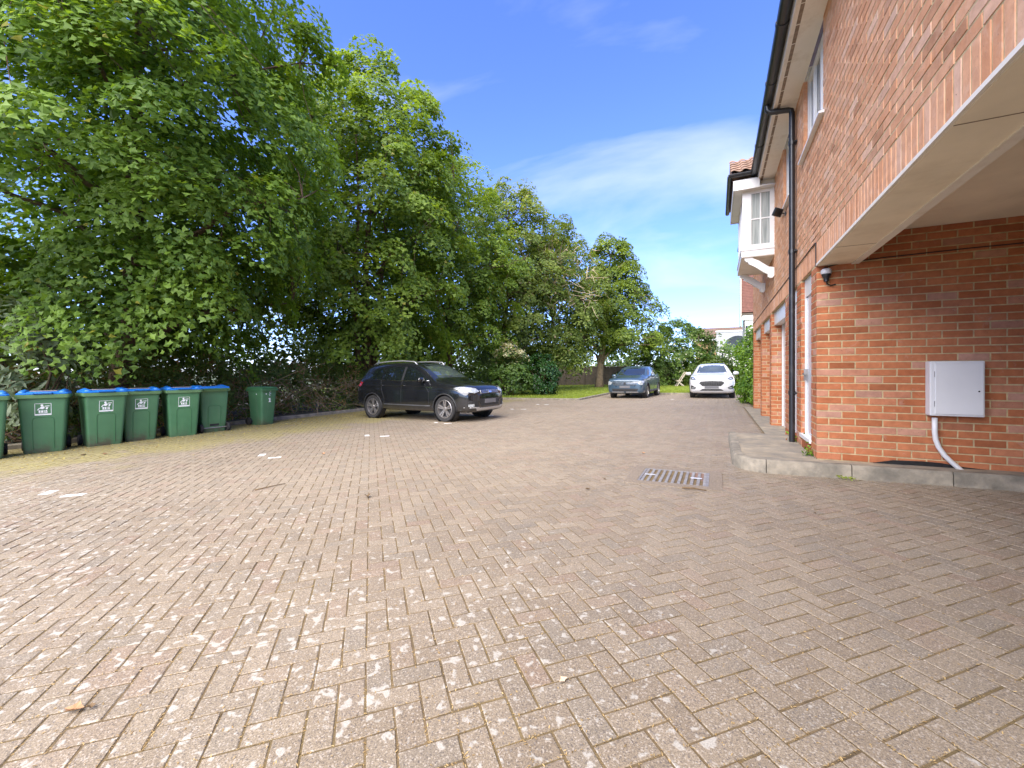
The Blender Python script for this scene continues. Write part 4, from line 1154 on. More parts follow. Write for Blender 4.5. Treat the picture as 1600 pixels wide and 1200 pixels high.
class Car:
    def __init__(s, name, rows, hw, wheels, wr, paintm, label, group='cars parked on the court'):
        s.root = empty(name); tag(s.root, label, 'car', group)
        s.hw = hw; s.wheels = wheels; s.wr = wr
        full = body_mesh(rows, hw)
        s.bvh = BVHTree.FromPolygons([v.co.copy() for v in full.vertices], [tuple(p.vertices) for p in full.polygons])
        me = cut_arches(full, [(x, wr) for x in wheels], wr * 1.13, hw)
        me.materials.clear()
        s.body = link('body', me, paintm, s.root)
        mb = MB()
        for x in wheels:
            mb.lathe([(0.0, -hw + 0.2), (wr * 1.12, -hw + 0.2), (wr * 1.12, -hw + 0.03)], 'y', 24, (x, 0, wr)); mb.lathe([(0.0, hw - 0.2), (wr * 1.12, hw - 0.2), (wr * 1.12, hw - 0.03)], 'y', 24, (x, 0, wr))
        mb.build('wheel_well', M['trim'], s.root)
    def patch(s, name, poly, axis, m, off=0.006, sub=3, parent=None, origin=3.0, thick=0.0):
        """poly in the plane seen along axis ('+x' front: (y,z); '-x' rear; '+y','-y' sides: (x,z); '+z' top: (x,y)); a vector gives an oblique view with poly as 3-D points"""
        bm = bmesh.new()
        if axis == '+x': pts = [Vector((origin, y, z)) for y, z in poly]; dr = Vector((-1, 0, 0))
        elif axis == '-x': pts = [Vector((-origin, y, z)) for y, z in poly]; dr = Vector((1, 0, 0))
        elif axis == '+y': pts = [Vector((x, origin, z)) for x, z in poly]; dr = Vector((0, -1, 0))
        elif axis == '-y': pts = [Vector((x, -origin, z)) for x, z in poly]; dr = Vector((0, 1, 0))
        elif axis == '+z': pts = [Vector((x, y, origin)) for x, y in poly]; dr = Vector((0, 0, -1))
        else: dr = -Vector(axis).normalized(); pts = [Vector(p) - dr * origin for p in poly]
        f = bm.faces.new([bm.verts.new(p) for p in pts])
        bmesh.ops.triangulate(bm, faces=[f])
        bmesh.ops.subdivide_edges(bm, edges=bm.edges[:], cuts=sub, use_grid_fill=True)
        bad = []
        for v in bm.verts:
            h = s.bvh.ray_cast(v.co, dr)
            if h[0] is None: bad.append(v)
            else: v.co = h[0] - dr * off
        if bad: bmesh.ops.delete(bm, geom=bad, context='VERTS')
        ex = [e for e in bm.edges if len(e.link_faces) == 1]
        r = bmesh.ops.extrude_edge_only(bm, edges=ex)
        for v in [g for g in r['geom'] if isinstance(g, bmesh.types.BMVert)]: v.co = v.co + dr * (off + 0.01)
        bmesh.ops.recalc_face_normals(bm, faces=bm.faces)
        me = bpy.data.meshes.new(name); bm.to_mesh(me); bm.free()
        for p in me.polygons: p.use_smooth = False
        return link(name, me, m, parent or s.root)
    def both(s, name, poly, m, **kw):
        return [s.patch(name, poly, ax, m, **kw) for ax in ('+y', '-y')]
    def strip(s, name, pts, axis, m, r=0.006, parent=None, off=0.002):
        res = []
        dr = {'+y': Vector((0, -1, 0)), '-y': Vector((0, 1, 0)), '+x': Vector((-1, 0, 0)), '+z': Vector((0, 0, -1))}[axis]
        for i in range(len(pts) - 1):
            for t in np.linspace(0, 1, 9)[(0 if i == 0 else 1):]:
                a = pts[i][0] + (pts[i + 1][0] - pts[i][0]) * t; b = pts[i][1] + (pts[i + 1][1] - pts[i][1]) * t
                o = {'+y': Vector((a, 3, b)), '-y': Vector((a, -3, b)), '+x': Vector((3, a, b)), '+z': Vector((a, b, 3))}[axis]
                h = s.bvh.ray_cast(o, dr)
                if h[0] is not None: res.append(h[0] - dr * off)
        if len(res) > 1:
            mb = MB(); mb.tube(res, r, 6); return mb.build(name, m, parent or s.root, smooth=True)
    def add_wheels(s, spokes=5, m_rim=None, steer=0.0, w=0.215, dark=False):
        wr = s.wr; rr = wr * 0.70
        tme = rme = None
        for i, x in enumerate(s.wheels):
            for sy in (-1, 1):
                wh = empty('wheel', (x, sy * (s.hw - w / 2 - 0.012), wr), parent=s.root)
                wh.rotation_euler = (0, 0, (0 if sy > 0 else math.pi) + (steer if i == 0 else 0))
                if tme is None:
                    mb = MB(); mb.lathe([(rr, -w / 2 + 0.01), (wr * 0.93, -w / 2), (wr * 0.985, -w / 2 + 0.025), (wr, -w / 4), (wr, w / 4), (wr * 0.985, w / 2 - 0.025), (wr * 0.93, w / 2), (rr, w / 2 - 0.01), (rr - 0.02, w / 2 - 0.02), (rr - 0.02, -w / 2 + 0.02)], 'y', 40)
                    t = mb.build('tyre', M['rubber'], wh, auto=0.7); tme = t.data
                    mb = MB(); mb.lathe([(rr + 0.005, w / 2 - 0.012), (rr - 0.012, w / 2 - 0.006), (rr - 0.022, w / 2 - 0.03), (rr - 0.03, w / 2 - 0.1), (0.0, w / 2 - 0.115)], 'y', 40)
                    for k in range(spokes):
                        for da in (-0.16, 0.16):
                            a = 2 * math.pi * k / spokes + math.pi / 2
                            p0 = (0.045 * math.cos(a + da * 1.5), w / 2 - 0.028, 0.045 * math.sin(a + da * 1.5)); p1 = ((rr - 0.015) * math.cos(a + da), w / 2 - 0.012, (rr - 0.015) * math.sin(a + da))
                            n_ = Vector((-math.sin(a), 0, math.cos(a))) * 0.018
                            vs = [Vector(p0) - n_, Vector(p0) + n_, Vector(p1) + n_ * 1.15, Vector(p1) - n_ * 1.15]
                            vs += [v - Vector((0, 0.04, 0)) for v in vs]
                            mb.add(vs, [(0, 1, 2, 3), (0, 4, 5, 1), (1, 5, 6, 2), (2, 6, 7, 3), (3, 7, 4, 0)])
                    mb.lathe([(0.0, w / 2 - 0.012), (0.05, w / 2 - 0.014), (0.06, w / 2 - 0.03), (0.06, w / 2 - 0.07)], 'y', 16)
                    r_ = mb.build('rim', m_rim or M['alloy'], wh, auto=0.5); rme = r_.data
                    mb = MB(); mb.lathe([(rr - 0.031, w / 2 - 0.085), (0.0, w / 2 - 0.085)], 'y', 24); b_ = mb.build('brake_disc', M['trim'], wh); bme = b_.data
                else:
                    link('tyre', tme, M['rubber'], wh); link('rim', rme, m_rim or M['alloy'], wh); link('brake_disc', bme, M['trim'], wh)
    def mirror(s, x, z, y, m):
        for sy in (-1, 1):
            mb = MB(); rings = []
            for t, a, b in ((0.0, 0.03, 0.04), (0.1, 0.07, 0.068), (0.55, 0.085, 0.078), (0.9, 0.07, 0.062), (1.0, 0.03, 0.03)):
                yy = sy * (y + 0.03 + 0.22 * t)
                rings.append([(x + a * math.cos(k * math.pi / 4) * 0.75, yy, z + b * math.sin(k * math.pi / 4)) for k in range(8)])
            mb.loft(rings); o = mb.build('mirror', m, s.root, smooth=True)
            g = MB(); g.box(x - 0.075, x - 0.06, sy * (y + 0.09), sy * (y + 0.22), z - 0.05, z + 0.05); g.build('mirror_glass', M['car_glass'], o)
            mb = MB(); mb.tube([(x + 0.02, sy * (y - 0.06), z - 0.06), (x, sy * (y + 0.06), z - 0.03)], 0.02, 6); mb.build('mirror_arm', M['trim'], o)
    def place(s, x, y, rz, sc=1.0):
        s.root.matrix_world = Matrix.Translation((x, y, gz(x) + 0.001)) @ TILT @ Matrix.Rotation(R(rz), 4, 'Z') @ Matrix.Scale(sc, 4)

# --- black crossover, front towards +x
rowsK = [  # x, zb, zmid, zbelt, ztop, kw, kb, kr
    (2.275, 0.42, 0.55, 0.64, 0.70, 0.50, 0.48, 0.40), (2.25, 0.30, 0.55, 0.74, 0.82, 0.74, 0.70, 0.60), (2.16, 0.25, 0.60, 0.84, 0.94, 0.90, 0.84, 0.70),
    (1.98, 0.24, 0.64, 0.92, 1.01, 0.975, 0.92, 0.76), (1.60, 0.25, 0.68, 0.98, 1.08, 1.0, 0.955, 0.80), (1.15, 0.25, 0.70, 1.02, 1.14, 1.0, 0.955, 0.82), (0.98, 0.25, 0.70, 1.04, 1.20, 1.0, 0.955, 0.82),
    (0.55, 0.25, 0.70, 1.06, 1.47, 1.0, 0.955, 0.74), (0.22, 0.25, 0.70, 1.075, 1.62, 1.0, 0.955, 0.73), (-0.25, 0.25, 0.71, 1.09, 1.67, 1.0, 0.955, 0.725), (-0.85, 0.25, 0.72, 1.11, 1.67, 1.0, 0.955, 0.725),
    (-1.45, 0.26, 0.73, 1.14, 1.645, 1.0, 0.95, 0.71), (-1.85, 0.29, 0.74, 1.16, 1.60, 0.985, 0.93, 0.69), (-2.04, 0.31, 0.74, 1.14, 1.47, 0.965, 0.90, 0.66), (-2.16, 0.33, 0.72, 1.03, 1.16, 0.93, 0.85, 0.62), (-2.24, 0.40, 0.66, 0.86, 0.94, 0.82, 0.76, 0.60), (-2.26, 0.48, 0.62, 0.72, 0.78, 0.55, 0.52, 0.45)]
K = Car('parked_car', rowsK, 0.92, (1.40, -1.42), 0.352, M['car_black'], 'black crossover car parked nose out beneath the trees beside the bins')
K.add_wheels(5)
K.patch('windscreen', [(-0.60, 1.20), (0.60, 1.20), (0.535, 1.50), (0.46, 1.585), (-0.46, 1.585), (-0.535, 1.50)], '+x', M['car_glass_pale'], off=0.008, sub=5)
for ax in ('+y', '-y'):
    K.patch('front_window', [(0.80, 1.125), (0.42, 1.34), (0.12, 1.485), (-0.12, 1.52), (-0.15, 1.135)], ax, M['car_glass'], sub=4)
    K.patch('rear_window', [(-0.235, 1.135), (-0.21, 1.525), (-0.95, 1.52), (-1.02, 1.165)], ax, M['car_glass'], sub=4)
    K.patch('quarter_window', [(-1.075, 1.17), (-1.02, 1.515), (-1.40, 1.47), (-1.68, 1.25), (-1.55, 1.205)], ax, M['car_glass'], sub=4)
    K.patch('pillar_trim', [(-0.155, 1.135), (-0.125, 1.52), (-0.205, 1.525), (-0.23, 1.135)], ax, M['trim'], sub=2, off=0.004)
    K.strip('window_chrome', [(0.82, 1.115), (-0.2, 1.122), (-1.05, 1.155), (-1.56, 1.19), (-1.70, 1.25)], ax, M['chrome'], 0.008)
    K.strip('sill_moulding', [(0.90, 0.42), (-0.90, 0.44)], ax, M['grey_trim'], 0.02)
    K.strip('door_seam', [(0.62, 1.10), (0.86, 0.80), (0.84, 0.45)], ax, M['trim'], 0.005, off=-0.001)
    K.strip('door_seam', [(-0.19, 1.12), (-0.21, 0.44)], ax, M['trim'], 0.005, off=-0.001)
    K.strip('door_seam', [(-1.06, 1.15), (-1.0, 0.85), (-0.90, 0.6), (-0.93, 0.44)], ax, M['trim'], 0.005, off=-0.001)
    for xh in (-0.06, -0.93):
        K.strip('door_handle', [(xh, 0.985), (xh - 0.18, 0.99)], ax, M['car_black'], 0.016, off=0.012)
    K.strip('body_crease', [(1.9, 0.90), (0.9, 0.955), (-0.9, 0.99), (-1.9, 1.0)], ax, M['car_black'], 0.012, off=-0.004)
    for x in (1.40, -1.42):
        arc = [(x + 0.405 * math.cos(a), 0.352 + 0.405 * math.sin(a)) for a in np.linspace(-0.15, math.pi + 0.15, 13)]
        K.strip('arch_trim', arc, ax, M['trim'], 0.02, off=-0.004)
    K.patch('side_vent', [(0.98, 0.90), (1.0, 0.94), (0.72, 0.955), (0.76, 0.925)], ax, M['chrome'], sub=2)
    sg = 1 if ax == '+y' else -1
    K.patch('headlight', [(1.62, sg * 0.86, 0.905), (1.90, sg * 0.84, 0.79), (2.14, sg * 0.60, 0.745), (2.20, sg * 0.44, 0.80), (2.12, sg * 0.50, 0.875), (1.90, sg * 0.74, 0.925)], (1.0, sg * 0.55, 0.25), M['lamp'], sub=4, off=0.008)
    K.patch('tail_light', [(-2.16, sg * 0.62, 0.98), (-1.98, sg * 0.88, 0.96), (-1.88, sg * 0.88, 1.09), (-2.02, sg * 0.80, 1.12), (-2.12, sg * 0.6, 1.10)], (-1.0, sg * 0.8, 0.1), M['tail'], sub=3, off=0.008)
    K.patch('fog_recess', [(sg * 0.52, 0.40), (sg * 0.84, 0.42), (sg * 0.80, 0.58), (sg * 0.56, 0.56)], '+x', M['trim'], sub=3)
    K.patch('fog_lamp', [(2.16, sg * 0.66, 0.42), (2.1, sg * 0.80, 0.42), (2.1, sg * 0.80, 0.48), (2.16, sg * 0.66, 0.49)], (1, sg * 0.3, 0), M['lamp'], sub=2, off=0.014)
    K.patch('fog_surround', [(sg * 0.50, 0.375), (sg * 0.86, 0.385), (sg * 0.86, 0.412), (sg * 0.50, 0.40)], '+x', M['silver'], sub=3, off=0.012)
    # roof rail
    mb = MB(); mb.tube([(0.16, sg * 0.60, 1.585), (0.05, sg * 0.605, 1.665), (-0.4, sg * 0.605, 1.705), (-1.0, sg * 0.605, 1.705), (-1.5, sg * 0.60, 1.675), (-1.68, sg * 0.595, 1.615)], 0.017, 8); mb.build('roof_rail', M['silver'], K.root, smooth=True)
K.patch('grille', [(-0.46, 0.74), (0.46, 0.74), (0.42, 0.845), (0.0, 0.865), (-0.42, 0.845)], '+x', M['trim'], sub=4, off=0.006)
for z in (0.765, 0.80, 0.83):
    K.strip('grille_bar', [(-0.43, z), (0.0, z + 0.012), (0.43, z)], '+x', M['chrome'], 0.011, off=0.01)
K.patch('emblem', [(0.075 * math.cos(a), 0.802 + 0.032 * math.sin(a)) for a in np.linspace(0, 2 * math.pi, 13)[:-1]], '+x', M['chrome'], sub=1, off=0.028)
K.patch('lower_grille', [(-0.42, 0.42), (0.42, 0.42), (0.50, 0.62), (-0.50, 0.62)], '+x', M['trim'], sub=4)
K.patch('number_plate', [(-0.26, 0.49), (0.26, 0.49), (0.26, 0.60), (-0.26, 0.60)], '+x', M['plate'], sub=2, off=0.02)
K.patch('skid_plate', [(-0.56, 0.30), (0.56, 0.30), (0.62, 0.375), (-0.62, 0.375)], '+x', M['silver'], sub=4, off=0.012)
K.mirror(0.66, 1.145, 0.86, M['car_black'])
K.strip('wiper', [(0.42, 1.225), (-0.15, 1.24)], '+x', M['trim'], 0.01, off=0.012)
K.strip('wiper', [(-0.05, 1.225), (-0.5, 1.235)], '+x', M['trim'], 0.01, off=0.012)
K.place(-7.78, 10.12, -5.0, 0.99)

# --- blue SUV, nose towards the camera
rowsB = [
    (2.29, 0.42, 0.56, 0.70, 0.78, 0.60, 0.58, 0.50), (2.26, 0.30, 0.60, 0.84, 0.90, 0.84, 0.80, 0.70), (2.17, 0.24, 0.62, 0.92, 0.985, 0.95, 0.90, 0.80),
    (1.95, 0.23, 0.66, 0.98, 1.05, 0.99, 0.94, 0.82), (1.55, 0.23, 0.68, 1.03, 1.09, 1.0, 0.955, 0.82), (1.15, 0.23, 0.70, 1.06, 1.13, 1.0, 0.955, 0.80), (1.0, 0.23, 0.70, 1.07, 1.19, 1.0, 0.95, 0.79),
    (0.5, 0.23, 0.70, 1.09, 1.47, 1.0, 0.95, 0.77), (0.12, 0.23, 0.70, 1.10, 1.62, 1.0, 0.95, 0.745), (-0.4, 0.23, 0.71, 1.12, 1.66, 1.0, 0.95, 0.735), (-1.0, 0.24, 0.72, 1.14, 1.64, 1.0, 0.95, 0.72),
    (-1.6, 0.26, 0.74, 1.16, 1.55, 0.99, 0.93, 0.70), (-2.0, 0.3, 0.74, 1.14, 1.30, 0.96, 0.9, 0.64), (-2.18, 0.34, 0.72, 1.02, 1.12, 0.90, 0.84, 0.62), (-2.25, 0.45, 0.64, 0.78, 0.86, 0.6, 0.56, 0.5)]
B = Car('parked_car', rowsB, 0.94, (1.37, -1.37), 0.36, M['car_blue'], 'blue-grey SUV parked facing the camera next to the lawn corner')
B.add_wheels(5, dark=True)
B.patch('windscreen', [(-0.69, 1.17), (0.69, 1.17), (0.61, 1.48), (0.55, 1.58), (-0.55, 1.58), (-0.61, 1.48)], '+x', M['car_glass'], off=0.008, sub=5)
B.patch('grille', [(-0.56, 0.66), (0.56, 0.66), (0.66, 0.84), (-0.66, 0.84)], '+x', M['lamp_dark'], sub=4)
for z in (0.69, 0.73, 0.77, 0.81):
    B.strip('grille_bar', [(-0.56 - (z - 0.66) * 0.5, z), (0.56 + (z - 0.66) * 0.5, z)], '+x', M['car_blue'], 0.008, off=0.01)
B.strip('bonnet_edge', [(-0.72, 0.865), (0, 0.885), (0.72, 0.865)], '+x', M['trim'], 0.01)
B.patch('emblem', [(-0.05, 0.70), (0.05, 0.70), (0.06, 0.80), (0.0, 0.83), (-0.06, 0.80)], '+x', M['trim'], sub=1, off=0.018)
B.patch('number_plate', [(-0.26, 0.535), (0.26, 0.535), (0.26, 0.645), (-0.26, 0.645)], '+x', M['plate'], sub=2, off=0.02)
B.patch('lower_grille', [(-0.60, 0.36), (0.60, 0.36), (0.66, 0.50), (-0.66, 0.50)], '+x', M['trim'], sub=4)
B.patch('skid_plate', [(-0.66, 0.31), (-0.06, 0.31), (-0.06, 0.345), (-0.66, 0.345)], '+x', M['silver'], sub=3, off=0.014)
B.patch('skid_plate', [(0.06, 0.31), (0.66, 0.31), (0.66, 0.345), (0.06, 0.345)], '+x', M['silver'], sub=3, off=0.014)
for ax in ('+y', '-y'):
    sg = 1 if ax == '+y' else -1
    B.patch('headlight', [(2.2, sg * 0.60, 0.80), (2.2, sg * 0.68, 0.68), (2.12, sg * 0.80, 0.66), (1.92, sg * 0.88, 0.84), (2.05, sg * 0.82, 0.88)], (1.0, sg * 0.5, 0.2), M['lamp'], sub=3, off=0.01)
    B.patch('running_light', [(2.1, sg * 0.74, 0.44), (2.1, sg * 0.79, 0.44), (2.0, sg * 0.86, 0.66), (2.05, sg * 0.80, 0.66)], (1.0, sg * 0.5, 0.1), M['lamp_dark'], sub=3, off=0.01)
    B.patch('front_window', [(0.74, 1.13), (0.35, 1.35), (0.05, 1.475), (-0.18, 1.495), (-0.2, 1.145)], ax, M['car_glass'], sub=4)
    B.patch('rear_window', [(-0.27, 1.15), (-0.25, 1.495), (-1.0, 1.47), (-1.45, 1.30), (-1.3, 1.19)], ax, M['car_glass'], sub=4)
    B.strip('door_seam', [(0.66, 1.10), (0.86, 0.80), (0.84, 0.42)], ax, M['trim'], 0.005, off=-0.001)
    B.strip('door_seam', [(-0.23, 1.13), (-0.25, 0.42)], ax, M['trim'], 0.005, off=-0.001)
    for xh in (-0.08, -0.95): B.strip('door_handle', [(xh, 1.0), (xh - 0.18, 1.0)], ax, M['chrome'], 0.014, off=0.012)
    B.strip('sill_moulding', [(0.92, 0.36), (-0.92, 0.36)], ax, M['grey_trim'], 0.05)
    for x in (1.37, -1.37):
        arc = [(x + 0.415 * math.cos(a), 0.36 + 0.415 * math.sin(a)) for a in np.linspace(-0.15, math.pi + 0.15, 13)]
        B.strip('arch_trim', arc, ax, M['trim'], 0.028, off=-0.004)
    B.patch('tail_light', [(-2.16, sg * 0.62, 0.98), (-1.98, sg * 0.88, 0.98), (-1.9, sg * 0.88, 1.06), (-2.1, sg * 0.6, 1.08)], (-1.0, sg * 0.8, 0.1), M['tail'], sub=3, off=0.008)
B.mirror(0.62, 1.14, 0.88, M['car_blue'])
B.place(-3.80, 22.5, -94, 0.96)

# --- white compact crossover, nose towards the camera
rowsW = [
    (2.09, 0.40, 0.50, 0.60, 0.66, 0.58, 0.54, 0.44), (2.06, 0.28, 0.54, 0.72, 0.77, 0.82, 0.76, 0.62), (1.98, 0.21, 0.58, 0.81, 0.88, 0.93, 0.86, 0.70),
    (1.78, 0.20, 0.62, 0.89, 0.965, 0.985, 0.92, 0.72), (1.40, 0.20, 0.64, 0.95, 1.02, 1.0, 0.94, 0.74), (1.05, 0.20, 0.65, 0.98, 1.06, 1.0, 0.94, 0.76), (0.88, 0.20, 0.65, 0.99, 1.11, 1.0, 0.94, 0.76),
    (0.42, 0.20, 0.66, 1.0, 1.36, 1.0, 0.94, 0.70), (0.08, 0.20, 0.66, 1.01, 1.49, 1.0, 0.94, 0.655), (-0.4, 0.20, 0.67, 1.03, 1.525, 1.0, 0.94, 0.64), (-0.95, 0.21, 0.68, 1.06, 1.49, 1.0, 0.94, 0.63),
    (-1.5, 0.23, 0.69, 1.08, 1.38, 0.99, 0.92, 0.62), (-1.85, 0.28, 0.69, 1.04, 1.19, 0.96, 0.88, 0.62), (-2.02, 0.33, 0.66, 0.92, 1.02, 0.90, 0.82, 0.6), (-2.09, 0.42, 0.6, 0.72, 0.8, 0.6, 0.56, 0.5)]
Wc = Car('parked_car', rowsW, 0.90, (1.26, -1.33), 0.335, M['car_white'], 'small white crossover parked facing the camera beside the tall hedge')
Wc.add_wheels(5, m_rim=M['alloy'])
Wc.patch('windscreen', [(-0.62, 1.09), (0.62, 1.09), (0.53, 1.37), (0.46, 1.455), (-0.46, 1.455), (-0.53, 1.37)], '+x', M['car_glass_pale'], off=0.008, sub=5)
Wc.patch('grille', [(-0.50, 0.665), (-0.36, 0.53), (0.36, 0.53), (0.50, 0.665), (0.40, 0.735), (0.0, 0.75), (-0.40, 0.735)], '+x', M['trim'], sub=4)
for k in range(9):
    yk = -0.36 + 0.09 * k
    Wc.strip('grille_bar', [(yk, 0.56), (yk, 0.72)], '+x', M['grey_trim'], 0.01, off=0.008)
Wc.patch('lower_grille', [(-0.46, 0.33), (0.46, 0.33), (0.36, 0.40), (-0.36, 0.40)], '+x', M['trim'], sub=4)
Wc.patch('number_plate', [(-0.27, 0.43), (0.27, 0.43), (0.27, 0.535), (-0.27, 0.535)], '+x', M['plate'], sub=2, off=0.02)
Wc.patch('emblem', [(0.06 * math.cos(a), 0.80 + 0.025 * math.sin(a)) for a in np.linspace(0, 2 * math.pi, 13)[:-1]], '+x', M['chrome'], sub=1, off=0.006)
for ax in ('+y', '-y'):
    sg = 1 if ax == '+y' else -1
    Wc.patch('headlight', [(1.98, sg * 0.55, 0.80), (1.94, sg * 0.68, 0.755), (1.82, sg * 0.80, 0.80), (1.62, sg * 0.82, 0.93), (1.78, sg * 0.72, 0.92)], (1.0, sg * 0.5, 0.35), M['lamp_dark'], sub=3, off=0.008)
    Wc.patch('headlamp_bulb', [(1.92, sg * 0.66, 0.80), (1.88, sg * 0.73, 0.80), (1.84, sg * 0.74, 0.86), (1.88, sg * 0.67, 0.86)], (1.0, sg * 0.5, 0.35), M['lamp'], sub=2, off=0.014)
    Wc.patch('fog_recess', [(sg * 0.60, 0.46), (sg * 0.66, 0.395), (sg * 0.80, 0.40), (sg * 0.81, 0.55), (sg * 0.77, 0.56)], '+x', M['trim'], sub=3)
    Wc.patch('fog_lamp', [(sg * 0.66, 0.43), (sg * 0.76, 0.43), (sg * 0.765, 0.475), (sg * 0.66, 0.46)], '+x', M['lamp'], sub=2, off=0.014)
    Wc.patch('front_window', [(0.66, 1.05), (0.3, 1.25), (0.02, 1.37), (-0.18, 1.39), (-0.2, 1.065)], ax, M['car_glass'], sub=4)
    Wc.patch('rear_window', [(-0.27, 1.065), (-0.25, 1.39), (-0.9, 1.37), (-1.35, 1.22), (-1.2, 1.11)], ax, M['car_glass'], sub=4)
    Wc.strip('door_seam', [(-0.23, 1.05), (-0.25, 0.38)], ax, M['trim'], 0.005, off=-0.001)
    for xh in (-0.08, -0.9): Wc.strip('door_handle', [(xh, 0.92), (xh - 0.17, 0.92)], ax, M['car_white'], 0.014, off=0.012)
    for x in (1.26, -1.33):
        arc = [(x + 0.385 * math.cos(a), 0.335 + 0.385 * math.sin(a)) for a in np.linspace(-0.15, math.pi + 0.15, 13)]
        Wc.strip('arch_trim', arc, ax, M['trim'], 0.02, off=-0.004)
Wc.mirror(0.58, 1.06, 0.84, M['car_white'])
Wc.place(-0.20, 23.4, -90, 1.08)

# ------------------------------------------------------------------ foliage
def unit(v): return v / np.maximum(np.linalg.norm(v, axis=-1, keepdims=True), 1e-9)
MAPLE = np.array([(0, 0, 0), (-.56, .30, .07), (-.24, .52, 0), (0, 1.0, -.06), (.24, .52, 0), (.56, .30, .07)]) - np.array([0, .35, 0])
OVAL = np.array([(0, -.5, 0), (-.26, -.1, .05), (-.2, .3, .03), (0, .55, -.04), (.2, .3, .03), (.26, -.1, .05)])
LONG = np.array([(0, -.5, 0), (-.15, -.15, .04), (-.13, .25, .02), (0, .6, -.08), (.13, .25, .02), (.15, -.15, .04)])
BLADE = np.array([(-.04, 0, 0), (0.0, 1, .25), (.04, 0, 0)])
def leaf_mesh(name, P, Nn, size, col, tmpl, rng):
    n = len(P); k = len(tmpl)
    Nn = unit(Nn)
    t = unit(np.cross(Nn, rng.normal(0, 1, (n, 3))))
    b = np.cross(Nn, t)
    V = P[:, None, :] + size[:, None, None] * (tmpl[None, :, 0:1] * t[:, None] + tmpl[None, :, 1:2] * b[:, None] + tmpl[None, :, 2:3] * Nn[:, None])
    F = np.arange(n * k).reshape(n, k)
    return npmesh(name, V.reshape(-1, 3), F, np.repeat(col, k, axis=0))
def vnoise(D, seed, f=2.2):
    r = np.random.default_rng(seed); o = np.zeros(len(D))
    for i in range(7):
        k = r.normal(0, f * (1 + 0.35 * i), 3); o += np.sin(D @ k + r.uniform(0, 6.28)) / (1 + 0.35 * i)
    return o / 3.0
def crown_clumps(rng, c, rx, ry, z0, z1, n, prof, seed, lump=0.2, shell=0.5, lean=(0, 0)):
    """clump centres through the crown's volume; prof(t) gives the relative radius at height fraction t"""
    t = rng.beta(1.25, 1.35, n * 2); a = rng.uniform(0, 2 * np.pi, n * 2)
    rr = shell + (1 - shell) * np.sqrt(rng.random(n * 2))
    rr = np.where(rng.random(n * 2) < 0.18, rr * rng.uniform(.3, .9, n * 2), rr)
    pr = np.array([prof(q) for q in t])
    keep = rng.random(n * 2) < np.clip(pr + 0.15, 0, 1)
    t, a, rr, pr = t[keep][:n], a[keep][:n], rr[keep][:n], pr[keep][:n]
    D = np.column_stack([np.cos(a), np.sin(a), (t - .5) * 2.2])
    q = rr * pr * (1 + lump * vnoise(D, seed))
    P = np.column_stack([c[0] + np.cos(a) * q * rx + lean[0] * t, c[1] + np.sin(a) * q * ry + lean[1] * t, z0 + (z1 - z0) * t])
    out = unit(np.column_stack([np.cos(a), np.sin(a), (t - 0.42) * 1.7]))
    return P, out, t
def spray_leaves(rng, P, out, per, rad, size, droop=0.55, flat=0.7, jit=.13):
    """each clump is a drooping, roughly dome-shaped spray of leaves"""
    n = len(P)
    ax = unit(out * 0.55 + np.array([0, 0, flat]) + rng.normal(0, .18, (n, 3)))
    u = unit(np.cross(ax, rng.normal(0, 1, (n, 3)))); v = np.cross(ax, u)
    rc = rad * rng.uniform(.55, 1.35, n)
    el = rng.uniform(.55, 1.0, n)
    idx = np.repeat(np.arange(n), per)
    m = len(idx)
    r = np.sqrt(rng.random(m)); th = rng.uniform(0, 2 * np.pi, m)
    x, y = r * np.cos(th), r * np.sin(th) * el[idx]
    h = -droop * r * r + rng.normal(0, jit, m)
    L = P[idx] + (rc[idx])[:, None] * (u[idx] * x[:, None] + v[idx] * y[:, None] + ax[idx] * h[:, None])
    L[:, 2] -= 0.10 * rc[idx] * r
    Nn = ax[idx] + u[idx] * (x * droop)[:, None] + v[idx] * (y * droop)[:, None] + rng.normal(0, .34, (m, 3))
    sz = size * rng.uniform(.5, 1.3, m)
    return L, Nn, sz, idx, h
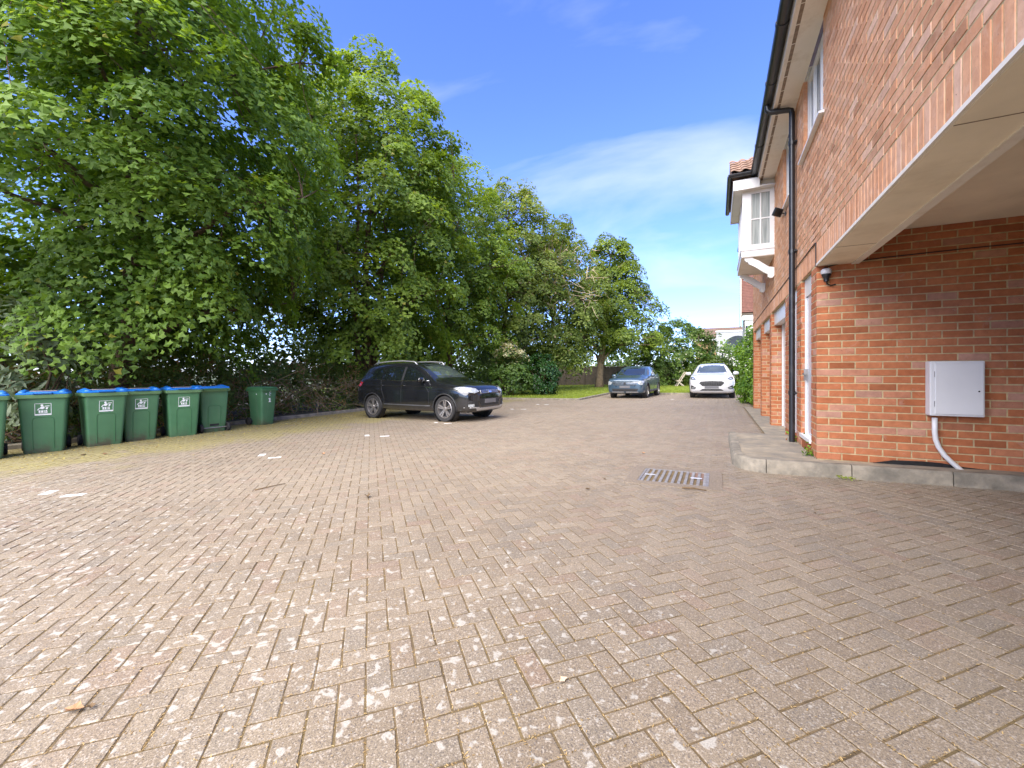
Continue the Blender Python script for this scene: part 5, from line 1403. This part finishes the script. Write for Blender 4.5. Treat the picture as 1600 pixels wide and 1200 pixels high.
def tree(name, label, base, c, rx, ry, z0, z1, n, per, rad, size, m_leaf, prof, seed, trunk_r=0.2, tmpl=MAPLE, lean=(0, 0), bark='bark', droop=.55, group='trees along the edge of the court', limbs=14, trunk_top=0.72, stems=None, shell=.5, lump=.2, flat=.7, twigs=True):
    rng = np.random.default_rng(seed)
    root = empty(name, (base[0], base[1], gz(base[0])))
    tag(root, label, 'tree', group)
    inv = Matrix.Translation((-base[0], -base[1], -gz(base[0])))
    P, out, t = crown_clumps(rng, c, rx, ry, z0, z1, n, prof, seed, lump, shell, lean)
    L, Nn, sz, idx, h = spray_leaves(rng, P, out, per, rad, size, droop, flat, .075)
    cl = rng.random(n)[idx % n]
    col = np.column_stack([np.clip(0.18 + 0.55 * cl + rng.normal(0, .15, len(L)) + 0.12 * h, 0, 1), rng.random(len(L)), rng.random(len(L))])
    # filler leaves closing gaps inside the crown; interior shade painted as darker colour
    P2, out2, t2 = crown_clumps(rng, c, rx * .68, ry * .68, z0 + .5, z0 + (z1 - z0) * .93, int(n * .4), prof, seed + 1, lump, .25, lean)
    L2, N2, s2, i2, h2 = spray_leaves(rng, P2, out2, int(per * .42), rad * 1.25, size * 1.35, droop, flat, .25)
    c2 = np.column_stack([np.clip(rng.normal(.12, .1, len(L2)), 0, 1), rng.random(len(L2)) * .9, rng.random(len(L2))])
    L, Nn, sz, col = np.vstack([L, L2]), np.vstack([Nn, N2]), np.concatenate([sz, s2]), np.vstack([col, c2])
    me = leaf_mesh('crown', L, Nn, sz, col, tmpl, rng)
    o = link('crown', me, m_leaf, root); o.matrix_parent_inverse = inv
    tag(o, kind='stuff')
    # trunk(s), limbs and twigs
    stems = stems or [(0, 0, 1.0)]
    zb = gz(base[0]) - 0.05
    tops = []
    for dx_, dy_, k in stems:
        mb = MB(); pts = []; rs = []
        zt = z0 + (z1 - z0) * trunk_top * (0.8 + 0.2 * k)
        for i, f in enumerate(np.linspace(0, 1, 12)):
            w = f ** 1.3
            pts.append((base[0] + dx_ * (0.25 + f) + (c[0] + lean[0] * f - base[0]) * w + .10 * math.sin(f * 7 + seed + dx_ * 5) * min(1, 3 * f), base[1] + dy_ * (0.25 + f) + (c[1] + lean[1] * f - base[1]) * w + .10 * math.cos(f * 6 + seed) * min(1, 3 * f), zb + (zt - zb) * f))
            rs.append(trunk_r * k * (1.35 if i == 0 else 1.0) * (1 - .86 * f) + 0.012)
        mb.tube(pts, rs, 10); o = mb.build('trunk', M[bark], root, smooth=True); o.matrix_parent_inverse = inv
        tops.append((pts, rs))
    if twigs:
        lb = []
        mb = MB()
        for i in range(limbs):
            pts, rs = tops[i % len(tops)]
            k = int(rng.integers(2, 10)); p0 = Vector(pts[k])
            cand = P[np.argsort(np.abs(P[:, 2] - (p0.z + 1.6)) + rng.uniform(0, 2.0, len(P)))[:6]]
            tgt = Vector(cand[int(rng.integers(0, len(cand)))])
            q = []
            for f in np.linspace(0, 1, 6):
                p = p0.lerp(tgt, f); p.z += 0.35 * math.sin(f * math.pi) * (0.4 + rng.random()); p.x += rng.normal(0, .06); p.y += rng.normal(0, .06); q.append(p)
            r0 = rs[k] * 0.5
            mb = MB(); mb.tube(q, [max(.01, r0 * (1 - .85 * f)) for f in np.linspace(0, 1, 6)], 6); o = mb.build('limb', M[bark], root, smooth=True); o.matrix_parent_inverse = inv
            lb += q[1:]
        A = np.array([tuple(p) for p in lb] + [p for pts, _ in tops for p in pts[3:]])
        mb = MB()
        for i in range(0, n, 2):
            j = int(np.argmin(((A - P[i]) ** 2).sum(1))); a, b = Vector(A[j]), Vector(P[i])
            md = a.lerp(b, .5) + Vector(rng.normal(0, .12, 3)) + Vector((0, 0, .1))
            mb.tube([a, md, b], [.018, .012, .005], 4, cap=False)
        o = mb.build('twigs', M[bark], root); o.matrix_parent_inverse = inv; tag(o, kind='stuff')
    return root
def shrub(name, label, c, rx, ry, z0, z1, n, per, rad, size, m_leaf, seed, tmpl=OVAL, cat='shrub', group=None, lump=.25, top=None, twig=None, droop=.4, pw=2.4):
    rng = np.random.default_rng(seed)
    root = empty(name, (c[0], c[1], gz(c[0]) + 0.05)); tag(root, label, cat, group)
    inv = Matrix.Translation((-c[0], -c[1], -gz(c[0]) - 0.05))
    prof = lambda q: max(0.05, 1 - abs(2 * q - .75) ** pw / (1.25 ** pw)) ** .6
    P, out, t = crown_clumps(rng, c, rx, ry, z0, z1, n, prof, seed, lump, .55)
    L, Nn, sz, idx, h = spray_leaves(rng, P, out, per, rad, size, droop, .5)
    L[:, 2] = np.maximum(L[:, 2], gz(c[0]) + 0.04 + rng.random(len(L)) * 0.1)
    cl = rng.random(n)[idx % n]
    tt = (L[:, 2] - z0) / (z1 - z0)
    col = np.column_stack([np.clip(.2 + .45 * cl + rng.normal(0, .18, len(L)), 0, 1), rng.random(len(L)) if top is None else np.clip(rng.random(len(L)) * .6 + top(tt), 0, 1), rng.random(len(L))])
    me = leaf_mesh('foliage', L, Nn, sz, col, tmpl, rng)
    o = link('foliage', me, m_leaf, root); o.matrix_parent_inverse = inv; tag(o, kind='stuff')
    mb = MB()
    for i in range(9):
        b = P[int(rng.integers(0, len(P)))]
        a = Vector((c[0] + rng.normal(0, rx * .15), c[1] + rng.normal(0, ry * .15), gz(c[0]) - 0.02))
        mb = MB(); mb.tube([a, a.lerp(Vector(b), .5) + Vector(rng.normal(0, .08, 3)), Vector(b)], [.035, .022, .008], 5); o = mb.build('stem', M[twig or 'bark'], root, smooth=True); o.matrix_parent_inverse = inv
    return root
LM = {}
LM['maple'] = leaf_mat('maple_leaf', (0.075, 0.150, 0.020), (0.240, 0.375, 0.046), .5, .48, (0.36, 0.33, 0.04), .012)
LM['maple2'] = leaf_mat('field_maple_leaf', (0.088, 0.156, 0.020), (0.270, 0.385, 0.046), .5, .48, (0.30, 0.28, 0.04), .02)
LM['ash'] = leaf_mat('ash_leaf', (0.085, 0.135, 0.026), (0.280, 0.350, 0.065), .45, .46, (0.36, 0.28, 0.14), .03)
LM['lime'] = leaf_mat('lime_leaf', (0.070, 0.120, 0.016), (0.240, 0.320, 0.038), .45, .46)
LM['laurel'] = leaf_mat('laurel_leaf', (0.012, 0.045, 0.010), (0.055, 0.130, 0.025), .25, .2)
LM['varieg'] = leaf_mat('variegated_leaf', (0.045, 0.100, 0.018), (0.150, 0.240, 0.040), .4, .3, (0.62, 0.57, 0.33), .30)
LM['scrub'] = leaf_mat('bramble_leaf', (0.070, 0.120, 0.022), (0.205, 0.285, 0.055), .6, .40, (0.33, 0.20, 0.085), .18)
LM['dark'] = leaf_mat('shade_leaf', (0.040, 0.080, 0.015), (0.140, 0.205, 0.038), .55, .42)
LM['elder'] = leaf_mat('elder_leaf', (0.040, 0.090, 0.014), (0.165, 0.260, 0.045), .5, .35, (0.64, 0.62, 0.42), .03)
LM['photinia'] = leaf_mat('photinia_leaf', (0.060, 0.150, 0.012), (0.250, 0.400, 0.040), .35, .35, (0.34, 0.14, 0.05), .06)
LM['hedge_red'] = leaf_mat('mixed_hedge_leaf', (0.035, 0.080, 0.012), (0.150, 0.200, 0.030), .45, .3, (0.32, 0.10, 0.06), .12)
LM['chestnut'] = leaf_mat('chestnut_leaf', (0.085, 0.120, 0.060), (0.240, 0.300, 0.170), .4, .3, (0.50, 0.27, 0.03), .012)
P_round = lambda t: max(0.06, math.sin(math.pi * min(1, max(0, .10 + .88 * t))) ** .55)
P_ovate = lambda t: max(0.05, (1 - ((t - .32) / .70) ** 2)) ** .8 if t > .32 else 0.72 + .28 * (t / .32)
P_broad = lambda t: max(0.04, 1 - ((t - .45) / .58) ** 2) ** .62 if t > .45 else 0.80 + .20 * (t / .45)
P_cone = lambda t: max(0.05, 1.02 - .80 * t ** 1.3) * (0.75 + .25 * min(1, t / .15))
tree('maple_tree', 'huge spreading maple with dense foliage overhanging the recycling bins', (-13.0, 4.83), (-12.5, 5.3), 4.3, 4.7, 1.9, 14.6, 460, 215, .86, .122, LM['maple'], P_round, 11, .26, limbs=20)
tree('maple_tree', 'tall pointed field maple rising behind the black car', (-13.4, 13.1), (-13.2, 13.4), 4.2, 4.5, 1.7, 14.6, 440, 150, .82, .145, LM['maple2'], P_broad, 13, .2, limbs=22, stems=[(0, 0, 1.0), (.5, -1.3, .65), (-.3, 1.3, .7)])
tree('maple_tree', 'leafy maple between the tall pointed tree and the pale twiggy one', (-13.2, 19.0), (-13.0, 18.9), 4.0, 4.2, 2.5, 13.0, 300, 120, .82, .17, LM['maple2'], P_broad, 14, .17, tmpl=OVAL, limbs=14)
tree('ash_tree', 'light green tree with pale dead twigs in its crown behind the shrubs', (-12.4, 24.0), (-12.1, 24.4), 4.2, 4.4, 3.2, 14.1, 340, 110, .80, .17, LM['ash'], P_ovate, 15, .19, tmpl=OVAL, limbs=16, lump=.3)
tree('ash_tree', 'lower tree of the group leaning over the lawn beside the street-side trunk', (-11.2, 28.5), (-10.4, 28.6), 4.0, 4.2, 1.4, 12.8, 300, 110, .80, .18, LM['ash'], P_ovate, 16, .17, tmpl=OVAL, limbs=14, lump=.3)
tree('lime_tree', 'rounded tree with a clear pale trunk on the lawn in front of the fence', (-8.55, 33.4), (-7.6, 33.9), 4.9, 4.6, 2.6, 12.7, 300, 110, .85, .20, LM['lime'], P_cone, 17, .30, tmpl=OVAL, bark='bark_pale', limbs=14, lump=.25, trunk_top=.8)
# dead pale twigs and seed bunches in the ash
rng = np.random.default_rng(5)
dt = MB()
for i in range(95):
    p = at(rng.uniform(845, 930), rng.uniform(385, 480), rng.uniform(24.6, 26.4))
    q = [p]
    dv = Vector((rng.normal(.25, .4), rng.normal(-.2, .4), rng.normal(-.25, .35)))
    for k in range(3): q.append(q[-1] + dv * .35 + Vector(rng.normal(0, .07, 3)))
    dt.tube(q, [.020, .016, .012, .006], 4, cap=False)
o = tag(dt.build('dead_branches', M['twig_dead']), 'bare pale dead twigs standing out in front of the light green tree', 'branch', kind='stuff')

# big-leaved spray at the left edge
shrub('chestnut_sapling', 'grey-green big-leaved sapling at the left edge behind the bins', (-12.0, 3.15), .75, 0.8, 0.4, 2.75, 46, 34, .42, .20, LM['chestnut'], 21, LONG, cat='sapling')
# scrub hedge behind the kerb
for i, (y0, y1) in enumerate(((-3.5, 2.2), (2.2, 7.2), (7.2, 12.2), (12.2, 18.4))):
    rng = np.random.default_rng(40 + i)
    n = int((y1 - y0) * 42)
    P = np.column_stack([rng.uniform(-13.6, -12.05, n), rng.uniform(y0, y1, n), np.zeros(n)])
    topz = 1.75 + .28 * np.sin(P[:, 1] * 1.3) + .12 * np.sin(P[:, 1] * 3.1)
    f = rng.random(n) ** .8
    P[:, 2] = gz(-12.5) + .12 + f * topz
    P[:, 0] -= f * .35
    out = np.tile([[.9, 0, .35]], (n, 1)) + rng.normal(0, .3, (n, 3))
    L, Nn, sz, idx, h = spray_leaves(rng, P, unit(out), 84, .38, .08, .4, .2)
    L[:, 2] = np.maximum(L[:, 2], gz(-12) + .06)
    cl = rng.random(n)[idx]
    col = np.column_stack([np.clip(.15 + .5 * cl + rng.normal(0, .2, len(L)), 0, 1), np.clip(rng.random(len(L)) * .8 + .35 * (cl > .6), 0, 1), rng.random(len(L))])
    lab = ['bramble and ivy scrub behind the cut-off bin', 'tangled bramble scrub behind the row of blue-lidded bins', 'brown twiggy scrub hedge between the small bin and the black car', 'brown scrub hedge behind the bonnet of the black car'][i]
    root = empty('scrub_hedge', (-12.7, (y0 + y1) / 2, gz(-12.7))); tag(root, lab, 'hedge', 'scrub along the verge')
    inv = Matrix.Translation(-Vector(root.location))
    o = link('foliage', leaf_mesh('foliage', L, Nn, sz, col, OVAL, rng), LM['scrub'], root); o.matrix_parent_inverse = inv; tag(o, kind='stuff')
    mb = MB()
    for k in range(int((y1 - y0) * 60)):
        a = Vector((rng.uniform(-12.9, -11.95), rng.uniform(y0, y1), gz(-12) + rng.uniform(.1, 1.1)))
        dv = Vector((rng.normal(.1, .3), rng.normal(0, .45), rng.normal(.05, .35)))
        mb.tube([a, a + dv * .5 + Vector((0, 0, .06)), a + dv], [.008, .007, .004], 4, cap=False)
    o = mb.build('twigs', M['twig'] if i % 2 else M['bark_pale'], root); o.matrix_parent_inverse = inv; tag(o, kind='stuff')
# dark understorey further back, a wood that reads as one mass
rng = np.random.default_rng(60)
n = 950
P = np.column_stack([rng.uniform(-17.6, -14.4, n), rng.uniform(0, 37, n), rng.random(n) ** .9])
P[:, 2] = gz(-14) + .2 + P[:, 2] * (4.3 + .8 * np.sin(P[:, 1] * .8) + .5 * np.sin(P[:, 1] * 2.3))
L, Nn, sz, idx, h = spray_leaves(rng, P, unit(np.tile([[.8, 0, .4]], (n, 1)) + rng.normal(0, .4, (n, 3))), 58, .9, .21, .5, .4)
cl = rng.random(n)[idx]
col = np.column_stack([np.clip(.15 + .6 * cl + rng.normal(0, .2, len(L)), 0, 1), rng.random(len(L)), rng.random(len(L))])
o = link('undergrowth', leaf_mesh('undergrowth', L, Nn, sz, col, OVAL, rng), LM['dark']); tag(o, 'dark green understorey of the wood behind the tree row', 'undergrowth', kind='stuff')
n = 300
P = np.column_stack([rng.uniform(-26, 1.5, n), rng.uniform(41, 45, n), rng.random(n) * 3.4 + .4])
L, Nn, sz, idx, h = spray_leaves(rng, P, unit(np.tile([[.3, -.8, .4]], (n, 1)) + rng.normal(0, .4, (n, 3))), 60, 1.0, .26, .5, .4)
col = np.column_stack([np.clip(.3 + .6 * rng.random(n)[idx] + rng.normal(0, .2, len(L)), 0, 1), rng.random(len(L)), rng.random(len(L))])
o = link('undergrowth', leaf_mesh('undergrowth', L, Nn, sz, col, OVAL, rng), LM['elder']); tag(o, 'bright green bushes of the gardens beyond the timber fence', 'undergrowth', kind='stuff')
# shrubs by the lawn
shrub('variegated_shrub', 'cream and green variegated shrub past the nose of the black car', (-10.35, 20.6), 1.15, 1.15, .15, 3.0, 90, 52, .42, .15, LM['varieg'], 31, OVAL, top=lambda t: .62 * np.clip((t - .42) * 2.2, -.15, 1))
shrub('laurel_shrub', 'dark glossy laurel shrub at the lawn edge next to the variegated one', (-9.0, 22.0), 1.15, 1.1, .12, 2.35, 90, 52, .42, .15, LM['laurel'], 32)
shrub('laurel_shrub', 'dark shrub under the trees behind the variegated shrub', (-11.8, 22.0), 1.3, 1.5, .15, 3.2, 80, 46, .5, .16, LM['dark'], 33)
shrub('laurel_shrub', 'low dark shrub at the foot of the pale trunk beside the blue car', (-6.6, 33.0), .9, .8, .15, 1.3, 50, 46, .35, .14, LM['laurel'], 34)
shrub('elder_bush', 'broad elder bush with cream flower heads above the garden chair', (-3.0, 37.6), 3.3, 2.0, .3, 5.7, 210, 105, .65, .19, LM['elder'], 35, lump=.3, cat='bush')
shrub('mixed_hedge', 'low hedge with reddish tips behind the white car', (0.0, 36.0), 2.6, 1.0, .15, 2.35, 150, 60, .45, .15, LM['hedge_red'], 36, cat='hedge', top=lambda t: .28 * np.clip((t - .5) * 2, 0, 1))
shrub('mixed_hedge', 'dark conifer-like hedge behind the folding chair', (-4.0, 37.2), 2.3, .9, .1, 2.2, 120, 60, .45, .13, LM['dark'], 38, cat='hedge')
shrub('photinia_hedge', 'tall bright green hedge against the end of the brick building', (1.55, 18.4), .78, 1.9, .08, 3.05, 210, 70, .40, .115, LM['photinia'], 37, cat='hedge', lump=.12, pw=4, top=lambda t: .30 * (np.abs(t - .68) < .16))
# ------------------------------------------------------------------ fence, chair, far houses
fn = empty('timber_fence', (-9.0, 38.6, gz(-9) + .1)); tag(fn, 'dark weathered timber fence behind the tree on the lawn', 'fence')
for i in range(8):
    x0_ = -8.0 + i * 1.9
    mb = MB(); mb.box(x0_ - .05, x0_ + .05, -.06, .04, -.1, 1.9); mb.build('post', M['fence'], fn)
    if i == 7: break
    for k in range(13):
        a = x0_ + .055 + k * .1378
        mb = MB(); mb.box(a, a + .132, -.012 + .006 * (k % 2), .012 + .006 * (k % 2), 0, 1.75 + random.uniform(-.01, .01)); mb.build('board', M['fence'], fn)
    mb = MB(); mb.box(x0_ + .052, x0_ + 1.848, -.035, .035, 1.765, 1.80); mb.build('top_rail', M['chair_wood'], fn)
ch = empty('folding_chair', (-2.55, 34.6, lawn_z(-2.5, 34.6)), R(200)); tag(ch, 'slatted wooden folding garden chair on the far lawn', 'chair')
def bar(name, a, b, w, t, par, m='chair_wood'):
    a, b = Vector(a), Vector(b); mb = MB(); dv = (b - a).normalized(); u = Vector((0, 1, 0)); n_ = dv.cross(u).normalized()
    vs = [p + u * su * w + n_ * sn * t for p in (a, b) for su, sn in ((-1, -1), (1, -1), (1, 1), (-1, 1))]
    mb.add(vs, [(0, 1, 2, 3), (4, 5, 6, 7), (0, 1, 5, 4), (1, 2, 6, 5), (2, 3, 7, 6), (3, 0, 4, 7)]); return mb.build(name, M[m], par)
for sy in (-.24, .24):
    bar('leg', (.30, sy, 0), (-.42, sy, 1.12), .018, .03, ch)
    bar('leg', (-.30, sy * .85, 0), (.28, sy * .85, .46), .018, .028, ch)
    bar('seat_rail', (-.12, sy * .92, .42), (.30, sy * .92, .46), .015, .02, ch)
for k in range(6):
    x = -.10 + k * .075; mb = MB(); mb.box(x, x + .055, -.23, .23, .44 + .1 * (x + .1) * .9, .458 + .1 * (x + .1) * .9); mb.build('seat_slat', M['chair_wood'], ch)
for k in range(6):
    f = .55 + k * .075; p = Vector((.30 - .72 * f, 0, 1.12 * f)); bar('back_slat', p + Vector((-.005, 0, 0)), p + Vector((-.04, 0, .06)), .225, .008, ch)

hs = empty('far_house', (3.2, 50.0, .0)); tag(hs, 'buff brick house with brown tiled roof beyond the hedge', 'house')
mb = MB(); mb.box(-5.3, 6.0, 0, 8, -.2, 4.75); mb.build('wall', M['house_brick'], hs)
mb = MB(); mb.add([(-5.8, -.4, 4.75), (6.4, -.4, 4.75), (6.4, 4, 6.35), (-5.8, 4, 6.35), (-5.8, 8.4, 4.75), (6.4, 8.4, 4.75)], [(0, 1, 2, 3), (3, 2, 5, 4), (0, 3, 4), (1, 5, 2), (0, 4, 5, 1)]); rf = mb.build('roof', M['house_tile'], hs)
for k in range(9):
    f = (k + 1) / 10; mb = MB(); y_, z_ = -.4 + 4.4 * f, 4.75 + 1.6 * f; mb.box(-5.81, 6.41, y_ - .03, y_ + .03, z_ + .005, z_ + .045); mb.build('tile_course', M['house_tile'], rf)
mb = MB(); mb.box(-5.8, 6.4, -.44, -.41, 4.60, 4.78); mb.build('fascia', M['white'], hs)
mb = MB(); mb.box(-3.25, 3.0, -.62, -.01, -.2, 3.25); mb.build('rendered_front', M['render_white'], hs)
mb = MB(); mb.box(-3.3, 3.05, -.70, -.001, 3.251, 3.50); mb.build('ledge', M['white'], hs)
mb = MB(); mb.box(-3.24, 3.0, -.50, -.002, 3.501, 5.45); ga = mb.build('gable_panel', M['panel_grey'], hs)
arc = [(-1.2 + 1.45 * math.cos(a), 3.52 + 1.5 * math.sin(a)) for a in np.linspace(0, math.pi, 15)]
mb = MB(); mb.prism(arc, 'y', -.53, -.505); mb.build('arched_window', M['glass'], hs)
mb = MB(); mb.box(-3.30, 3.05, -.56, -.001, 5.451, 5.60); mb.build('cornice', M['white'], hs)
mb = MB(); mb.tube([(-2.65, -.68, 0), (-2.65, -.68, 3.24)], .07, 8); dp_ = mb.build('drainpipe', M['black_plastic'], hs)
mb = MB(); mb.lathe([(.07, 2.30), (.22, 2.58), (.24, 2.72), (.0, 2.72)], 'z', 10, (-2.65, -.68, 0)); mb.build('hopper', M['black_plastic'], dp_)
g2 = empty('neighbouring_house', (1.55, 32.0, 0)); tag(g2, 'white rendered house with red hung tiles glimpsed below the oriel window', 'house')
mb = MB(); mb.box(0.15, 7, 0, 3, -.2, 5.15); mb.build('wall', M['render_white'], g2)
mb = MB(); mb.prism([(-.05, 5.2), (7, 5.2), (7, 9.6), (3.4, 12.2), (-.05, 9.6)], 'y', -.12, 3); ht = mb.build('hung_tiles', M['hung_tile'], g2)
for k in range(42):
    z_ = 5.22 + k * .105; mb = MB(); mb.box(-.065, 7.01, -.145, -.122, z_, z_ + .075); mb.build('tile_course', M['hung_tile'], ht)
mb = MB(); mb.box(-.10, 7.0, -.17, -.01, 5.03, 5.14); mb.build('band', M['fence'], g2)
mb = MB(); mb.box(.0, 1.9, -.1, -.001, 4.7, 5.02); mb.build('fascia', M['white'], g2)
mb = MB(); mb.box(-.13, -.07, -.2, 1.2, 4.3, 9.0); mb.build('bargeboard', M['soffit'], g2)
mb = MB(); mb.tube([(.25, -.06, 2.2), (.25, -.06, 4.3)], .06, 8); mb.tube([(1.72, -.06, 0), (1.72, -.06, 4.7)], .06, 8); mb.build('drainpipe', M['black_plastic'], g2)

# ------------------------------------------------------------------ grass, litter and small debris
rng = np.random.default_rng(90)
def blades(name, n, xf, yf, hmin, hmax, label):
    x, y = xf(n), yf(n)
    P = np.column_stack([x, y, [lawn_z(a, b) for a, b in zip(x, y)]])
    h = rng.uniform(hmin, hmax, n)
    a = rng.uniform(0, 6.28, n)
    d_ = np.column_stack([np.cos(a), np.sin(a), np.zeros(n)]) * .012
    tip = P + np.column_stack([rng.normal(0, .35, n) * h, rng.normal(0, .35, n) * h, h])
    V = np.stack([P - d_, P + d_, tip], 1).reshape(-1, 3)
    o = link(name, npmesh(name, V, np.arange(3 * n).reshape(n, 3), np.repeat(rng.random((n, 3)), 3, axis=0)), M['grass'])
    tag(o, label, 'grass', kind='stuff')
blades('grass', 26000, lambda n: rng.uniform(-14, LAWN_X - .12, n), lambda n: LAWN_Y1 + .15 + rng.random(n) ** 1.5 * 20, .03, .09, 'mown grass of the side lawn')
blades('grass', 16000, lambda n: rng.uniform(LAWN_X, 2.5, n), lambda n: LAWN_Y2 + .15 + rng.random(n) ** 1.5 * 12, .03, .09, 'mown grass of the far lawn behind the cars')
def litter(name, P, size, m, label, tmpl=OVAL, tilt=.25):
    n = len(P)
    Nn = np.tile([[0, 0, 1.0]], (n, 1)) + rng.normal(0, tilt, (n, 3))
    o = link(name, leaf_mesh(name, P, Nn, size, rng.random((n, 3)), tmpl, rng), m); tag(o, label, 'litter', kind='stuff')
n = 15000
x = -11.5 + np.abs(rng.normal(0, 1.15, n)); y = rng.uniform(-1, 18.4, n)
ok = (x < -7.5); x, y = x[ok], y[ok]
litter('leaf_litter', np.column_stack([x, y, [gz(a) + .005 for a in x]]) + np.column_stack([np.zeros(len(x)), np.zeros(len(x)), wob(x, y)]), rng.uniform(.008, .042, len(x)), M['litter'], 'yellow-green fallen seeds and leaf bits along the verge')
# straw-coloured bits caught in the joints
n = 15000
dd_ = 1.0 + rng.random(n) ** 1.6 * 7; pxs = rng.uniform(-60, 1660, n)
lat_ = (pxs - 800) / 650 * dd_
x = CS * lat_ - SN * dd_; y = SN * lat_ + CS * dd_
u = (x - org[0]) * e1[0] + (y - org[1]) * e1[1]; v = (x - org[0]) * e2[0] + (y - org[1]) * e2[1]
jn = rng.random(n) < .93; hz = rng.random(n) < .5
u = np.where(jn & hz, np.round(u / S) * S + rng.normal(0, .004, n), u); v = np.where(jn & ~hz, np.round(v / S) * S + rng.normal(0, .004, n), v)
x = org[0] + u * e1[0] + v * e2[0]; y = org[1] + u * e1[1] + v * e2[1]
ok = in_court(x, y)
x, y = x[ok], y[ok]
litter('straw_litter', np.column_stack([x, y, np.array([gz(a) + .0022 for a in x]) + wob(x, y)]), rng.uniform(.005, .014, len(x)), M['straw'], 'straw-coloured seed bits in the paving joints', LONG)
# weeds at the wall foot and kerb
def weed(label, c, n, r, h, m, size, z):
    root = empty('weed', (c[0], c[1], z)); tag(root, label, 'weed')
    P = np.column_stack([rng.normal(0, r, n), rng.normal(0, r, n), np.abs(rng.normal(0, h, n)) + .01])
    o = link('leaves', leaf_mesh('leaves', P, rng.normal(0, .6, (n, 3)) + [0, 0, .8], np.full(n, size) * rng.uniform(.6, 1.3, n), rng.random((n, 3)), OVAL, rng), m, root)
weed('bright green weed growing at the wall corner beside the door step', (1.04, 6.38), 45, .03, .08, LM['photinia'], .045, Zk)
weed('small green weed behind the foot of the downpipe', (1.04, 7.6), 40, .04, .12, LM['photinia'], .05, Zk)
weed('tuft of grass growing at the kerb joint', (1.30, 5.80), 60, .04, .012, M['grass'], .025, gz(1.3))
# single fallen leaves, twigs and pebbles
def dry_leaf(px, py, sz, label, m='dry_leaf', curl=.35):
    p = on_ground(px, py); p.z += 0.008 + float(wob(p.x, p.y))
    n_ = 9; vs = []
    for i in range(n_):
        a = 2 * math.pi * i / n_; r = sz * (1.0 if i % 2 == 0 else .62) * random.uniform(.85, 1.1)
        vs.append((r * math.cos(a), r * .7 * math.sin(a), curl * sz * abs(math.sin(a)) + random.uniform(0, .15) * sz))
    vs.append((0, 0, .0)); mb = MB(); mb.add(vs, [(i, (i + 1) % n_, n_) for i in range(n_)])
    o = mb.build('fallen_leaf', M[m]); o.location = p; o.rotation_euler = (0, 0, random.uniform(0, 6)); tag(o, label, 'leaf')
dry_leaf(880, 1069, .022, 'pale diamond-shaped dry leaf on the paving in the foreground', 'dry_leaf_pale', .2)
dry_leaf(116, 1112, .035, 'crumpled pale brown leaf on the paving near the lower left corner')
dry_leaf(142, 1107, .02, 'olive leaf fragment beside the crumpled brown leaf', 'twig')
dry_leaf(574, 777, .05, 'dark curled leaf lying alone in the middle of the court', 'twig', .6)
dry_leaf(1005, 709, .04, 'reddish brown leaf on the paving beyond the manhole cover')
dry_leaf(505, 710, .045, 'orange-brown dry leaf near the painted bay markers')
dry_leaf(918, 765, .03, 'small brown leaf left of the manhole cover', 'twig')
dry_leaf(945, 749, .025, 'dark leaf fragment behind the manhole cover corner', 'twig')
dry_leaf(1273, 802, .018, 'black leaf crumb on the paving in front of the kerb', 'twig')
dry_leaf(793, 881, .012, 'tiny dark crumb on the paving in mid court', 'twig')
dry_leaf(165, 710, .05, 'orange fallen leaf on the moss in front of the bins')
dry_leaf(130, 712, .045, 'brown fallen leaf on the moss near the second bin', 'twig')
def twig(p0, p1, label, r=.006):
    a, b = on_ground(*p0), on_ground(*p1); a.z += r + .004; b.z += r + .006
    m_ = a.lerp(b, .45) + Vector((.01, .02, .004))
    mb = MB(); mb.tube([a, m_, b], [r, r * .9, r * .5], 6); tag(mb.build('fallen_twig', M['twig'], smooth=True), label, 'twig')
twig((1066, 764), (1104, 769), 'short dark twig on the paving below the manhole cover', .009)
twig((398, 767), (446, 757), 'thin long twig lying on the paving in the left court', .006)
